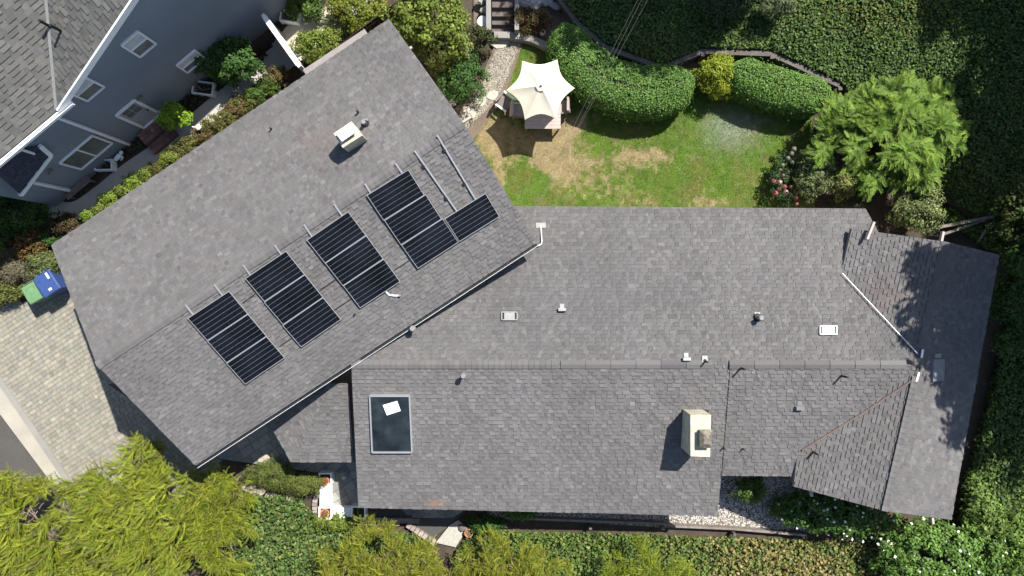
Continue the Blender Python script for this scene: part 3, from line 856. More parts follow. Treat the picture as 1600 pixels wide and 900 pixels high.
# ------------------------------------------------------------------ solar panels
HP = 0.13
cols_px = [[(293, 497), (358, 454.5), (445, 559), (383, 601)], [(383, 434.5), (447, 392), (533, 499), (470, 543)],
           [(479, 375), (544, 330), (626, 440), (563, 481)], [(572, 305), (637, 265.5), (717, 378), (653, 420)]]
nS = gSE.normal()
def panel(q, lab):
    """q = TL, TR, BR, BL in 3D"""
    c = sum(q, Vector()) / 4
    root = thing('solar_panel', lab, 'solar panel', c - nS * HP, 'solar panels on the angled wing')
    u = ((q[1] - q[0]) + (q[2] - q[3])).normalized(); dn = ((q[3] - q[0]) + (q[2] - q[1])); v = (dn - u * dn.dot(u)).normalized(); n = u.cross(v); n = n if n.z > 0 else -n
    hw = ((q[1] - q[0]).length + (q[2] - q[3]).length) / 4 - .004; hh = abs(dn.dot(v)) / 4 - .004
    # keep the parallelogram's skew small: use its own edge vector for v
    for s, e in ((u, v), (v, u)):
        big, sm_ = (hw, hh) if s is u else (hh, hw)
        for sg in (-1, 1):
            MB().obox(c + e * ((sm_ - .0065) * sg), s, e, n, big if s is u else big - .013, .0065, .018).build('frame_rail', M['frame'], root)
    MB().obox(c + n * .004, u, v, n, hw - .014, hh - .014, .004).build('back_sheet', M['back'], root)
    R = 6; ph = (2 * hh - .032) / R
    for k in range(R):
        MB().obox(c + v * (-hh + .016 + ph * (k + .5)) + n * .011, u, v, n, hw - .017, ph / 2 - .0042, .003).build('cell_row', M['cell'], root)
onames = ['leftmost', 'second from left', 'third from left', 'rightmost']
rows_ = ['top', 'middle', 'bottom']
for ci, cp in enumerate(cols_px):
    q = [gSE.on(a, c, HP) for a, c in cp]
    for r in range(3):
        f0, f1 = r / 3, (r + 1) / 3
        panel([q[0].lerp(q[3], f0), q[1].lerp(q[2], f0), q[1].lerp(q[2], f1), q[0].lerp(q[3], f1)],
              f'{rows_[r]} black solar panel of the {onames[ci]} three-panel array')
panel([gSE.on(a, c, HP) for a, c in ((694.5, 341.5), (759, 301.5), (780.5, 338.5), (717.5, 378))], 'single black solar panel at the far right, below the two bare rails')
def rail(a, b_, lab, feet=()):
    p, q = gSE.on(*a, .075), gSE.on(*b_, .075)
    root = thing('mounting_rail', lab, 'rail', p - nS * .075, 'aluminium rails under the solar panels')
    d = (q - p).normalized(); sd = d.cross(nS).normalized()
    for off in (-.014, .014): MB().beam(p + sd * off, q + sd * off, .022, .055, up=nS).build('rail_half', M['alu'], root)
    for t in feet:
        f = p.lerp(q, t)
        MB().obox(f + sd * .06 - nS * .02, d, sd, nS, .05, .045, .05).build('foot', M['black'], root)
ends = [((290, 476), (375, 590)), ((335, 445), (425, 562)), ((380, 414), (462, 532)), ((429, 383), (515, 503)), ((475, 351), (555, 470)), ((522, 319), (608, 443)), ((570, 287), (645, 408)), ((618, 255.5), (702, 378))]
for i, (a, c) in enumerate(ends):
    rail(a, c, f'{["left", "right"][i % 2]} rail end above the {onames[i // 2]} three-panel array')
rail((648, 236), (718, 336), 'left bare aluminium rail above the single solar panel', (.22, .72))
rail((683, 211), (748, 320), 'right bare aluminium rail above the single solar panel', (.2, .68))
for i, (a, c) in enumerate([((379, 473.5), (399, 459)), ((437, 541.5), (455, 528.5)), ((499, 454.5), (526, 435.5)), ((523, 484), (549, 466.5)), ((617, 421.5), (640, 406.5))]):
    p, q = gSE.on(*a, .05), gSE.on(*c, .05)
    MB().tube([p, q], .014, 6).build('array_cable', M['black'], at=p, label=['thin dark cable between the first and second arrays, upper one', 'thin dark cable between the first and second arrays, lower one', 'thin dark cable between the second and third arrays, upper one', 'thin dark cable between the second and third arrays, lower one', 'thin dark cable between the third and fourth arrays'][i], cat='cable', group='cables linking the solar arrays')

# ------------------------------------------------------------------ neighbour's house
uN = Vector((.766, .643, 0)); nN = Vector((.643, -.766, 0)); D0 = -14.885
def W(t, z, off=0.0): return uN * t + nN * (D0 + off) + Vector((0, 0, z))
def Wpx(px, py, off=0.0):               # where a sight line meets the wall
    q = Vector((px - 800, 450 - py, 0)); k = (D0 + off) / nN.dot(q)
    z = H - k * F
    return uN.dot(q) * k, z
nb = thing('neighbour_house', 'two storey slate blue house with grey shingled roof in the corner', 'house', W(-8, 0))
tC, zE2, gG = -7.46, 5.68, 0.40
tP = -1.0; zP = zE2 + gG * (tP - tC); ez = zE2 - .2
b = MB()
out2 = [(-12.4, 0), (tP * 2 - tC, 0), (tP * 2 - tC, zE2), (tP, zP), (tC - .5, ez), (-12.4, ez)]
b.prism([W(t, z, -.25) for t, z in out2][::-1], [W(t, z) for t, z in out2][::-1])
b.prism([W(-12.4, 0, -.25), W(-12.4, 0, -8), W(-12.15, 0, -8), W(-12.15, 0, -.25)], [W(-12.4, zE2, -.25), W(-12.4, zE2, -8), W(-12.15, zE2, -8), W(-12.15, zE2, -.25)])
b.build('wall', M['bluewall'], nb)
# gable slope rises along the wall, the other slope rises away from it
def plane3(p, q, r):
    n = (q - p).cross(r - p); n = n if n.z > 0 else -n
    return Plane((n.dot(p)) / n.z, -n.x / n.z, -n.y / n.z)
OV = .32
def gz(t): return zE2 + gG * (t - tC)
gpl = plane3(W(tC, gz(tC)), W(tP, gz(tP)), W(tC, gz(tC), -5))
mpl = plane3(W(-12, ez, OV), W(-9, ez, OV), W(-12, ez + gG * 5, OV - 5))
def vly(k):                              # valley point, k metres back from the eave
    z = ez + gG * k; t = tC + (z - zE2) / gG
    return W(t, z, OV - k)
NBC = [(.088, .087, .082), (.096, .094, .088), (.080, .080, .077), (.104, .101, .094)]
v0, v1 = vly(0.0), vly(6.9)
gpiece = [W(tC - .05, gz(tC - .05), OV), W(tP, zP, OV), W(tP, zP, -9.0), v1]
mpiece = [v0, v1, W(-21, ez + gG * 6.9, OV - 6.9), W(-21, ez, OV)]
n0 = len(ALLTABS)
nroof = roof_part('roof', nb, [(gpl, [[v0, gpiece[1], v1]]), (mpl, [mpiece])], th=.14, cols=NBC, weights=None, wr=(.16, .42), expo=.17)
emit_tabs(ALLTABS[n0:], 0)
strip('valley_flashing', [v0, v1], .10, .02, M['galv'], nb, .05)
# rake trim, gutter, downspouts
MB().beam(W(tC - .45, gz(tC - .45) - .08, OV + .02), W(tP, zP - .08, OV + .02), .06, .26, up=Vector((0, 0, 1))).build('rake_board', M['trim'], nb)
b = MB(); b.beam(W(-21, ez - .06, .49), W(tC + .05, ez - .06, .49), .02, .13); b.beam(W(-21, ez - .12, .42), W(tC + .05, ez - .12, .42), .14, .015); b.beam(W(-21, ez - .06, .36), W(tC + .05, ez - .06, .36), .02, .1)
b.build('gutter', M['trim'], nb)
t1_, z1_ = Wpx(80, 184); t2_, z2_ = Wpx(205, 226)
MB().beam(W(t2_, 0.02, .05), W(t2_, ez - .05, .05), .1, .09, up=uN).build('downspout', M['trim'], nb)
t3_, z3_ = Wpx(85, 291)
MB().beam(W(t3_, 0.02, .05), W(t3_, 2.6, .05), .11, .1, up=uN).build('corner_board', M['trim'], nb)
def nwindow(pxs, name, split, label=None, glass='glass'):
    tz = [Wpx(a, c) for a, c in pxs]
    t0_, t1_ = min(t for t, z in tz), max(t for t, z in tz)
    # corners: left-top, right-top, right-bottom, left-bottom of the wall opening
    ta = (tz[0][0] + tz[3][0]) / 2; tb = (tz[1][0] + tz[2][0]) / 2; za = (tz[2][1] + tz[3][1]) / 2; zb = (tz[0][1] + tz[1][1]) / 2
    wnd = MB()
    fw = .06
    for (p, q) in (((ta, za), (tb, za)), ((tb, za), (tb, zb)), ((tb, zb), (ta, zb)), ((ta, zb), (ta, za))):
        wnd.beam(W(p[0], p[1], .03), W(q[0], q[1], .03), .09, fw if p[1] == q[1] else fw, up=nN.cross(uN) if p[1] == q[1] else uN)
    o = wnd.build(name, M['trim'], nb)
    if label: o['label'] = label
    if split == 'h':
        zm = (za + zb) / 2
        MB().beam(W(ta, zm, .035), W(tb, zm, .035), .06, .05).build('mullion', M['trim'], o)
        panes = [(ta, tb, za, zm, 'glass'), (ta, tb, zm, zb, 'curtain')]
    elif split == 'v':
        tm = (ta + tb) / 2
        MB().beam(W(tm, za, .035), W(tm, zb, .035), .06, .05, up=uN).build('mullion', M['trim'], o)
        panes = [(ta, tm, za, zb, 'glass'), (tm, tb, za, zb, 'glass')]
    else: panes = [(ta, tb, za, zb, 'glass')]
    for a, c, e, f, g in panes:
        MB().prism([W(a, e, .004), W(c, e, .004), W(c, f, .004), W(a, f, .004)], [W(a, e, .02), W(c, e, .02), W(c, f, .02), W(a, f, .02)]).build('pane', M[g], o)
    return o, (ta, tb, za, zb)
nwindow([(188, 70), (214, 48), (243, 67), (218, 87.5)], 'window', 'h', 'square upper window in the middle of the wall')
nwindow([(274.5, 101.5), (303.5, 78), (320, 89.5), (292, 112)], 'window', 'h', 'small low upper window near the hedge')
nwindow([(103, 138), (129, 119), (163, 134), (132, 159)], 'window', 'h', 'upper window tucked under the rake board')
nwindow([(92, 254), (143, 211), (175.5, 222.5), (126, 263)], 'window', 'v', 'large ground floor window with two panes')
# door with four little panes
tz = [Wpx(a, c) for a, c in ((180, 180), (209, 156), (250, 176), (225, 198))]
ta, tb = (tz[0][0] + tz[3][0]) / 2, (tz[1][0] + tz[2][0]) / 2; za, zb = (tz[2][1] + tz[3][1]) / 2, (tz[0][1] + tz[1][1]) / 2
b = MB()
for p, q in (((ta, za), (ta, zb)), ((tb, za), (tb, zb))): b.beam(W(p[0], p[1], .03), W(q[0], q[1], .03), .1, .1, up=uN)
b.beam(W(ta, zb, .03), W(tb, zb, .03), .1, .1); b.beam(W(ta, za, .03), W(tb, za, .03), .14, .06)
door = b.build('door', M['trim'], nb); door['label'] = 'white side door with four small panes at the brick steps'
MB().prism([W(ta, za, .005), W(tb, za, .005), W(tb, zb, .005), W(ta, zb, .005)], [W(ta, za, .02), W(tb, za, .02), W(tb, zb, .02), W(ta, zb, .02)]).build('leaf', mat('pale_blue_door', (.34, .37, .39), .55, noise=.05), door)
zm = za + (zb - za) * .56; wd_ = (tb - ta)
for i in range(2):
    for j in range(2):
        a0 = ta + wd_ * (.18 + .34 * i); c0 = zm + (zb - zm) * (.06 + .44 * j)
        MB().prism([W(a0, c0, .02), W(a0 + wd_ * .3, c0, .02), W(a0 + wd_ * .3, c0 + (zb - zm) * .38, .02), W(a0, c0 + (zb - zm) * .38, .02)],
                   [W(a0, c0, .03), W(a0 + wd_ * .3, c0, .03), W(a0 + wd_ * .3, c0 + (zb - zm) * .38, .03), W(a0, c0 + (zb - zm) * .38, .03)]).build('pane', M['glass'], door)
MB().lathe(W(tb - .1, za + (zb - za) * .45, .03), [(.03, 0), (.035, .04), (.02, .06)], 8, axis=nN).build('handle', M['black'], door)
# little porch roof at the corner
pq = [(-26, 268), (-8, 240), (63, 229), (78, 243), (32, 304), (-4, 268)]
ppl = plane3(P(70, 236, 3.78), P(32, 304, 3.0), P(2, 238, 5.3))
ppts = [ppl.on(a, c) for a, c in ((2, 236), (63, 229), (78, 243), (32, 304), (-30, 250))]
n0 = len(ALLTABS)
porch = roof_part('porch_roof', nb, [(ppl, [ppts])], th=.1, cols=[(.05, .057, .07), (.06, .067, .08), (.044, .051, .064)], weights=None, wr=(.12, .3))
emit_tabs(ALLTABS[n0:], 0)
strip('porch_trim', [ppl.on(62, 228), ppl.on(79, 243), ppl.on(32, 305)], .12, .16, M['trim'], nb, .0)
MB().tube([W(Wpx(35, 233)[0], ez - .1, .45), W(Wpx(22, 229)[0] + .1, ez - .6, .2), ppl.on(56, 241) + Vector((0, 0, .1))], .05, 8).build('downspout', M['trim'], nb)
MB().tube([P(40, 290, 0), P(40, 290, 2.5)], .07, 8).build('porch_post', M['trim'], nb)
# wall lamps
def wall_lamp(px, py, lab):
    t, z = Wpx(px, py); r = thing('wall_lamp', lab, 'lamp', W(t, z, 0))
    MB().obox(W(t, z, .02), uN, (0, 0, 1), nN, .06, .08, .02).build('back_plate', M['galv'], r)
    for s in (-1, 1): MB().lathe(W(t + .07 * s, z - .02, .1), [(.03, -.06), (.05, .06)], 10, axis=nN * .8 + uN * (.4 * s)).build('lamp_head', M['galv'], r)
wall_lamp(217, 150, 'small two-headed floodlight above the white side door')
wall_lamp(76, 265, 'small two-headed floodlight beside the porch roof')
for i, (px, py) in enumerate(((79, 42), (96, 49))):
    pipe(gpl, px, py, .55, .05, ['left black pipe of the pair on the slate blue house', 'right black pipe of the pair on the slate blue house'][i], flash=False)
# brick steps at the side door
st0 = W((ta + tb) / 2, 0, .1)
bs = thing('brick_steps', 'two red brick steps below the white side door', 'steps', W((ta + tb) / 2, 0, .45))
for lev, (off0, off1, zt_) in enumerate(((.06, .62, .42), (.62, 1.05, .22))):
    b = MB(); tm = (ta + tb) / 2 - .25
    b.prism([W(tm - .62, 0, off0), W(tm + .62, 0, off0), W(tm + .62, 0, off1), W(tm - .62, 0, off1)], [W(tm - .62, zt_ - .03, off0), W(tm + .62, zt_ - .03, off0), W(tm + .62, zt_ - .03, off1), W(tm - .62, zt_ - .03, off1)])
    stp = b.build('step', M['mulch'], bs)
    nr = 2 if lev else 3
    for r in range(nr):
        for k in range(7):
            a0 = tm - .62 + k * .178; o0 = off0 + .015 + r * (off1 - off0 - .02) / nr; o1 = o0 + (off1 - off0 - .02) / nr - .02
            MB().prism([W(a0, zt_ - .04, o0), W(a0 + .16, zt_ - .04, o0), W(a0 + .16, zt_ - .04, o1), W(a0, zt_ - .04, o1)], [W(a0, zt_ + random.uniform(0, .008), o0), W(a0 + .16, zt_, o0), W(a0 + .16, zt_, o1), W(a0, zt_, o1)], tuple(mixcol([(.19, .10, .085), (.23, .13, .11), (.15, .085, .075)], 1, .12)[0])).build('brick', M['stone'], stp)
# things standing along the neighbour's wall
def window_well(px, py, lab, s=1.0, ang=0.0):
    c = P(px, py, .3); r = thing('framed_trough', lab, 'trough', P(px, py, 0), 'white framed troughs along the slate blue wall')
    u = Vector((uN.x * math.cos(ang) - uN.y * math.sin(ang), uN.x * math.sin(ang) + uN.y * math.cos(ang), 0)); v = Vector((-u.y, u.x, 0))
    hx_, hy_ = .30 * s, .48 * s
    for sx, sy, lx, ly in ((0, 1, hx_, .022), (0, -1, hx_, .022), (1, 0, .022, hy_ - .045), (-1, 0, .022, hy_ - .045)):
        MB().obox(Vector((c.x, c.y, .2)) + u * (sx * (hx_ - .04)) + v * (sy * (hy_ - .04) * 1.0), u, v, (0, 0, 1), lx, ly, .2).build('side_board', M['trim'], r)
    MB().obox(Vector((c.x, c.y, .08)), u, v, (0, 0, 1), hx_ - .085, hy_ - .085, .06).build('soil_fill', M['soil'], r)
    for k in range(4):
        p = Vector((c.x, c.y, .2)) + u * random.uniform(-.15, .15) * s + v * random.uniform(-.28, .28) * s
        MB().tube([p, p + u * random.uniform(-.15, .15) + v * random.uniform(.1, .25) + Vector((0, 0, .1)), p + v * .3 + u * .1], [.03, .04, .015], 6).build('driftwood', M['greywood'], r)
window_well(163, 258, 'white framed trough of driftwood below the large window', .8, .9)
window_well(318, 138, 'white framed trough of driftwood beside the dark hedge', .95, .75)
window_well(453, 26, 'white framed trough beyond the white gate', .85, .75)
r = thing('slatted_bench', 'weathered slatted bench below the large ground floor window', 'bench', P(118, 292, 0))
c = P(118, 289, .42)
for k in range(6): MB().obox(c + nN * (-.26 + .1 * k), uN, nN, (0, 0, 1), .62, .042, .018).build('slat', M['greywood'], r)
for a in (-1, 1):
    for e in (-1, 1): MB().obox(Vector((c.x, c.y, .2)) + uN * (.54 * a) + nN * (.2 * e), uN, nN, (0, 0, 1), .035, .035, .2).build('leg', M['greywood'], r)
for k in range(3): MB().obox(c - nN * (.33 + .02 * k) + Vector((0, 0, .14 + .13 * k)), uN, (0, 0, 1), nN, .62, .05, .015).build('back_slat', M['greywood'], r)
r = thing('garden_statue', 'small pale reclining statue beside the driftwood trough', 'statue', P(188, 248, 0))
c = P(188, 248, 0)
MB().tube([c + Vector((-.2, -.12, .12)), c + Vector((-.05, -.05, .22)), c + Vector((.1, .08, .26)), c + Vector((.16, .14, .3))], [.06, .1, .11, .05], 10).build('torso', M['trim'], r, smooth=True)
MB().lathe(c + Vector((.2, .2, .3)), [(.03, -.09), (.08, -.04), (.085, .03), (.04, .09)], 10).build('head', M['trim'], r, smooth=True)
MB().tube([c + Vector((.1, .1, .26)), c + Vector((.22, .02, .2)), c + Vector((.12, -.1, .16))], [.045, .04, .03], 8).build('arm', M['trim'], r, smooth=True)
MB().tube([c + Vector((-.2, -.12, .12)), c + Vector((-.34, -.06, .2)), c + Vector((-.42, -.2, .1))], [.06, .05, .03], 8).build('leg', M['trim'], r, smooth=True)
r = thing('post_lamp', 'small pale lamp on a black post beside the concrete path', 'lamp', P(310, 195, 0))
MB().tube([P(312, 200, 0), P(312, 200, .75)], .025, 8).build('post', M['black'], r)
MB().lathe(P(312, 200, .72), [(.05, 0), (.1, .06), (.11, .16), (.04, .22)], 12).build('lamp_head', M['trim'], r)
MB().tube([P(312, 200, .8), P(312, 200, .8) + Vector((-.3, .05, .02))], .02, 6).build('arm', M['trim'], r)

# ------------------------------------------------------------------ fence, gate, ledge
fr0, fr1 = P(474, 112, 1.75), P(660, -28, 1.75)
fd = (fr1 - fr0); fL = Vector((fd.x, fd.y, 0)).length; fd = Vector((fd.x, fd.y, 0)).normalized()
fen = thing('board_fence', 'dark red-brown board fence between the white gate and the roof', 'fence', Vector((fr0.x, fr0.y, 0)))
k = 0; x = 0
while x < fL:
    p = Vector((fr0.x, fr0.y, 0)) + fd * x
    hgt = 1.75 + random.uniform(-.015, .015)
    MB().obox(p + Vector((0, 0, hgt / 2)), fd, (-fd.y, fd.x, 0), (0, 0, 1), .066, .011, hgt / 2).build('board', M['darkwood'], fen)
    x += .142; k += 1
for z in (.4, 1.5): MB().beam(Vector((fr0.x, fr0.y, z)) + Vector((fd.y, -fd.x, 0)) * .035, Vector((fr1.x, fr1.y, z)) + Vector((fd.y, -fd.x, 0)) * .035, .04, .09).build('rail', M['darkwood'], fen)
for t in (.02, .35, .68, .98): MB().beam(Vector((*fr0.lerp(fr1, t)[:2], 0)) + Vector((fd.y, -fd.x, 0)) * .1, Vector((*fr0.lerp(fr1, t)[:2], 1.8)) + Vector((fd.y, -fd.x, 0)) * .1, .09, .09, up=fd).build('post', M['darkwood'], fen)
g0_, g1_ = P(413, 26, 1.8), P(468, 103, 1.8)
gt = thing('white_gate', 'white panelled gate wall across the concrete path', 'gate', Vector((*((g0_ + g1_) / 2)[:2], 0)))
gdv = (g1_ - g0_).normalized(); gnv = Vector((-gdv.y, gdv.x, 0))
for k in range(14):
    p = g0_.lerp(g1_, (k + .5) / 14)
    MB().obox(Vector((p.x, p.y, .9)), gdv, gnv, (0, 0, 1), (g1_ - g0_).length / 28 - .006, .03, .86).build('board', M['white'], gt)
MB().beam(g0_ + Vector((0, 0, .02)), g1_ + Vector((0, 0, .02)), .2, .05).build('cap_rail', M['white'], gt)
for p in (g0_, g1_): MB().beam(Vector((p.x, p.y, 0)), Vector((p.x, p.y, 1.9)), .14, .14, up=gdv).build('post', M['white'], gt)
# grey ledge beside the NW eave
l0, l1 = P(478, 116, 3.6), P(574, 52, 3.6)
MB().beam(l0, l1, .34, .12).build('ledge', mat('pale_ledge', (.22, .20, .185), .85, noise=.1), house)

# ------------------------------------------------------------------ steps, walls, rocks at the top of the garden
gs = thing('garden_steps', 'shaded brick and timber steps climbing from the pebble path', 'steps', P(786, 45, 0))
for k, (py, z) in enumerate(((43, .16), (31, .34), (18, .52), (4, .7), (-12, .88))):
    a, c = P(769, py, z), P(802, py, z)
    MB().box(a.x, c.x, a.y - .17, a.y + .24, max(-.05, z - .4), z).build('tread', mat('step_stone', (.11, .085, .075), .85, noise=.2, nscale=4) if k == 0 else bpy.data.materials['step_stone'], gs)
    MB().box(a.x, c.x, a.y - .2, a.y - .171, z - .2, z + .012).build('nosing', M['wood'], gs)
for x0, x1 in ((760, 767), (804, 811)):
    a, c = P(x0, 50, .6), P(x1, -20, .9)
    MB().box(a.x, c.x, a.y, c.y, -.05, .85).build('side_wall', M['concrete'], gs)
gw = thing('garden_wall', 'low curved grey wall edging the shaded bed above the lawn', 'wall', P(820, 58, 0))
pts = smooth_line([P(772, 54, .4)[:2], P(800, 55, .4)[:2], P(832, 61, .4)[:2], P(862, 76, .4)[:2]], 4)
for p, q in zip(pts[:-1], pts[1:]): MB().beam((p[0], p[1], .18), (q[0], q[1], .18), .26, .44).build('block', M['concrete'], gw)
sheet('upper_bed', pxpoly([(772, 50), (832, 56), (870, 80), (960, 118), (1040, 150), (1100, 130), (1200, 125), (1330, 175), (1310, 128), (1206, 84), (1098, 80), (1035, 106), (948, 74), (880, 10), (860, -40), (740, -40), (740, 45)]), .035, M['mulch'])
rw = thing('retaining_wall', 'weathered timber retaining wall zigzagging below the ivy slope', 'wall', Vector((*WL[3][:2], 0)))
for p, q in zip(WL[:-1], WL[1:]):
    for z in (.1, .3, .5, .7):
        MB().beam(Vector((p.x, p.y, z)), Vector((q.x, q.y, z + (.004 if z > .6 else 0))), .14 if z < .6 else .2, .19).build('timber', M['wood'], rw)
for p in WL: MB().beam(Vector((p.x, p.y - .14, -.1)), Vector((p.x, p.y - .14, .86)), .16, .16, up=(1, 0, 0)).build('post', M['wood'], rw)

def rock(px, py, z, r, lab, col=(.30, .29, .27), group=None, sq=.75):
    c = P(px, py, z); root = thing('boulder', lab, 'boulder', Vector((c.x, c.y, z)), group)
    b = MB(); n, m = 9, 5; vs = []
    for j in range(m + 1):
        th = math.pi * j / m
        for i in range(n):
            ph = 6.283 * i / n + .3 * j; k = r * random.uniform(.8, 1.12)
            vs.append((c.x + k * math.sin(th) * math.cos(ph) * 1.15, c.y + k * math.sin(th) * math.sin(ph), z + r * .3 + sq * k * math.cos(th)))
    b.poly(vs, [(j * n + i, (j + 1) * n + i, (j + 1) * n + (i + 1) % n, j * n + (i + 1) % n) for j in range(m) for i in range(n)], col)
    b.build('stone', M['stone'], root)
for i, (px, py, r) in enumerate(((819, 4, .3), (837, 7, .26), (851, 4, .22), (861, 4, .2), (869, 10, .22), (873, 0, .2), (752, 2, .2), (757, 17, .18))):
    rock(px, py, .3, r, ['large pale boulder just right of the garden steps', 'second pale boulder right of the garden steps', 'third pale boulder right of the garden steps', 'fourth pale boulder right of the garden steps', 'pale boulder at the lower right end of the boulder row', 'pale boulder at the upper right end of the boulder row', 'pale boulder at the very top left of the garden steps', 'small pale boulder beside the green pot'][i], group='pale boulders at the garden steps')
r = thing('green_pot', 'bright green round pot at the foot of the garden steps', 'pot', P(755, 38, .1))
c = P(755, 38, .1)
MB().lathe(c, [(.12, 0), (.17, .28), (.2, .3), (.2, .33), (.16, .33), (.14, .2), (.02, .19)], 20).build('bowl', M['brightgreen'], r)
MB().lathe(c + Vector((0, 0, .31)), [(.205, 0), (.225, .0), (.225, .04), (.205, .04)], 20).build('rim', M['white'], r)
r = thing('garden_ornament', 'small pale ornament on the low grey garden wall', 'ornament', P(848, 54, .3))
c = P(848, 52, .42)
MB().lathe(c, [(.05, -.1), (.11, 0), (.13, .08), (.06, .17)], 12).build('bowl', M['chim'], r, smooth=True)
MB().lathe(c + Vector((0, 0, .15)), [(.05, 0), (.06, .03), (.03, .06)], 8).build('opening', M['black'], r)

# ------------------------------------------------------------------ parasol, table, chairs
c0 = P(845, 135, 2.55); base = Vector((P(845, 138, 1.0).x, P(845, 138, 1.0).y, 0)); base = Vector((c0.x, c0.y, 0))
pr = thing('patio_umbrella', 'cream six-sided patio umbrella open on the lawn', 'umbrella', base)
vx = [(816, 95), (871, 93), (898, 138), (870, 186), (820, 187), (791, 141)]
ZU = 2.0
vp = [P(a, c, ZU) for a, c in vx]
apex = Vector((c0.x, c0.y, 2.62))
for k in range(6):
    p, q = vp[k], vp[(k + 1) % 6]
    b = MB(); rowsN = 7; vs = []; fs = []
    for i in range(rowsN + 1):
        t = i / rowsN
        for j in range(7):
            s = j / 6
            e = p.lerp(q, s); e = e + (apex - e) * (.17 * 4 * s * (1 - s)) * Vector((1, 1, .12)).length / 1.42
            z_keep = ZU + (.10 * 4 * s * (1 - s))
            e.z = z_keep
            x = apex.lerp(e, t)
            x.z = apex.z + (e.z - apex.z) * (t ** 1.12) - .05 * 4 * s * (1 - s) * math.sin(math.pi * t)
            vs.append(x)
    fs = [(i * 7 + j, (i + 1) * 7 + j, (i + 1) * 7 + j + 1, i * 7 + j + 1) for i in range(rowsN) for j in range(6)]
    b.poly(vs, fs).build('canopy_panel', M['canvas'], pr, smooth=True)
    MB().tube([apex - Vector((0, 0, .06)), p - Vector((0, 0, .03))], .012, 6).build('rib', M['greywood'], pr)
MB().tube([base, apex], .024, 10).build('pole', M['greywood'], pr)
MB().lathe(apex - Vector((0, 0, .02)), [(.05, 0), (.05, .03), (.035, .08), (.01, .1)], 12).build('finial', M['greywood'], pr)
vt = [apex.lerp(p, .16) + Vector((0, 0, .05)) for p in vp]
b = MB()
for k in range(6): b.face([apex + Vector((0, 0, .02)), vt[k], vt[(k + 1) % 6]])
b.build('vent_cap', M['canvas'], pr)
MB().lathe(base, [(.28, .03), (.28, .09), (.06, .14), (.05, .3)], 20).build('base', M['black'], pr)
tb_ = thing('patio_table', 'rectangular taupe patio table half under the cream umbrella', 'table', Vector((*P(848, 182, .4)[:2], 0)))
p0, p1 = P(820, 160, .72), P(876, 201, .72)
for k in range(7):
    y0 = p1.y + (p0.y - p1.y) * k / 7; y1 = p1.y + (p0.y - p1.y) * (k + 1) / 7 - .008
    MB().box(p0.x, p1.x, y0, y1, .69, .725).build('board', M['pale'], tb_)
for x in (p0.x + .07, p1.x - .07):
    for y in (p1.y + .07, p0.y - .07): MB().box(x - .03, x + .03, y - .03, y + .03, .02, .69).build('leg', M['greywood'], tb_)
def chair(px, py, ang, lab, seatm='cushion', s=.28):
    am = M['trim'] if seatm == 'cushion' else M['greywood']
    c = P(px, py, .45); r = thing('patio_chair', lab, 'chair', Vector((c.x, c.y, 0)), 'chairs round the patio table')
    u = Vector((math.cos(ang), math.sin(ang), 0)); v = Vector((-u.y, u.x, 0)); z = Vector((0, 0, 1))
    g = Vector((c.x, c.y, 0))
    MB().obox(g + z * .42, u, v, z, s, s, .06, taper=.94).build('seat', M[seatm], r)
    MB().obox(g + z * .68 - v * (s + .03), u, (v * .2 + z).normalized(), u.cross((v * .2 + z).normalized()), s, .22, .045).build('backrest', M[seatm], r)
    for a in (-1, 1):
        MB().obox(g + z * .6 + u * (a * (s + .035)), v, u, z, s, .035, .02).build('armrest', am, r)
        for e in (-1, 1): MB().obox(g + z * .3 + u * (a * (s + .035)) + v * (e * (s - .04)), u, v, z, .02, .02, .3).build('leg', am, r)
chair(789, 160, -2.2, 'grey cushioned patio chair standing out left of the cream umbrella')
chair(811, 172, -1.6, 'patio chair mostly under the umbrella at the left end of the table', 'pale')
chair(876, 166, 1.57, 'patio chair mostly under the umbrella at the right end of the table', 'pale')

# ------------------------------------------------------------------ bins
def wheelie(px, py, ang, m, lab, nm, s=1.0):
    c = P(px, py, 1.0); g = Vector((c.x, c.y, 0))
    r = thing(nm, lab, 'bin', g)
    u = Vector((math.cos(ang), math.sin(ang), 0)); v = Vector((-u.y, u.x, 0)); z = Vector((0, 0, 1))
    w0, d0, w1, d1, h = .23 * s, .25 * s, .29 * s, .34 * s, .98 * s
    lo = [g + u * (w0 * a) + v * (d0 * e) + z * .05 for a, e in ((-1, -1), (1, -1), (1, 1), (-1, 1))]
    hi = [g + u * (w1 * a) + v * (d1 * e) + z * h for a, e in ((-1, -1), (1, -1), (1, 1), (-1, 1))]
    MB().prism(lo, hi).build('body', m, r)
    b = MB(); w2, d2 = w1 + .03, d1 + .035; vs = []
    for j, (fy, fz) in enumerate(((-1, .0), (-.93, .045), (-.4, .085), (.5, .075), (.95, .05), (1, .0))):
        for fx, dz in ((-1, -.02), (-.86, 0), (.86, 0), (1, -.02)): vs.append(g + u * (w2 * fx) + v * (d2 * fy) + z * (h + .01 + fz + dz))
    b.poly(vs, [(j * 4 + i, j * 4 + i + 1, (j + 1) * 4 + i + 1, (j + 1) * 4 + i) for j in range(5) for i in range(3)])
    lid = b.build('lid', m, r)
    for a in (-.5, .5): MB().obox(g + u * (w2 * a) + v * (d2 * .1) + z * (h + .094), u, v, z, .016, d2 * .55, .006).build('lid_rib', m, lid)
    MB().tube([g + u * (-w1 * .8) + v * (d1 + .09) + z * (h - .04), g + u * (w1 * .8) + v * (d1 + .09) + z * (h - .04)], .018, 8).build('handle', m, r)
    for a in (-1, 1): MB().lathe(g + u * (a * (w0 + .02)) + v * (d0 + .03) + z * .11, [(.11, -.03), (.11, .03)], 14, axis=u).build('wheel', M['black'], r)
    return r, g, u, v, z, h, w2, d2, lid
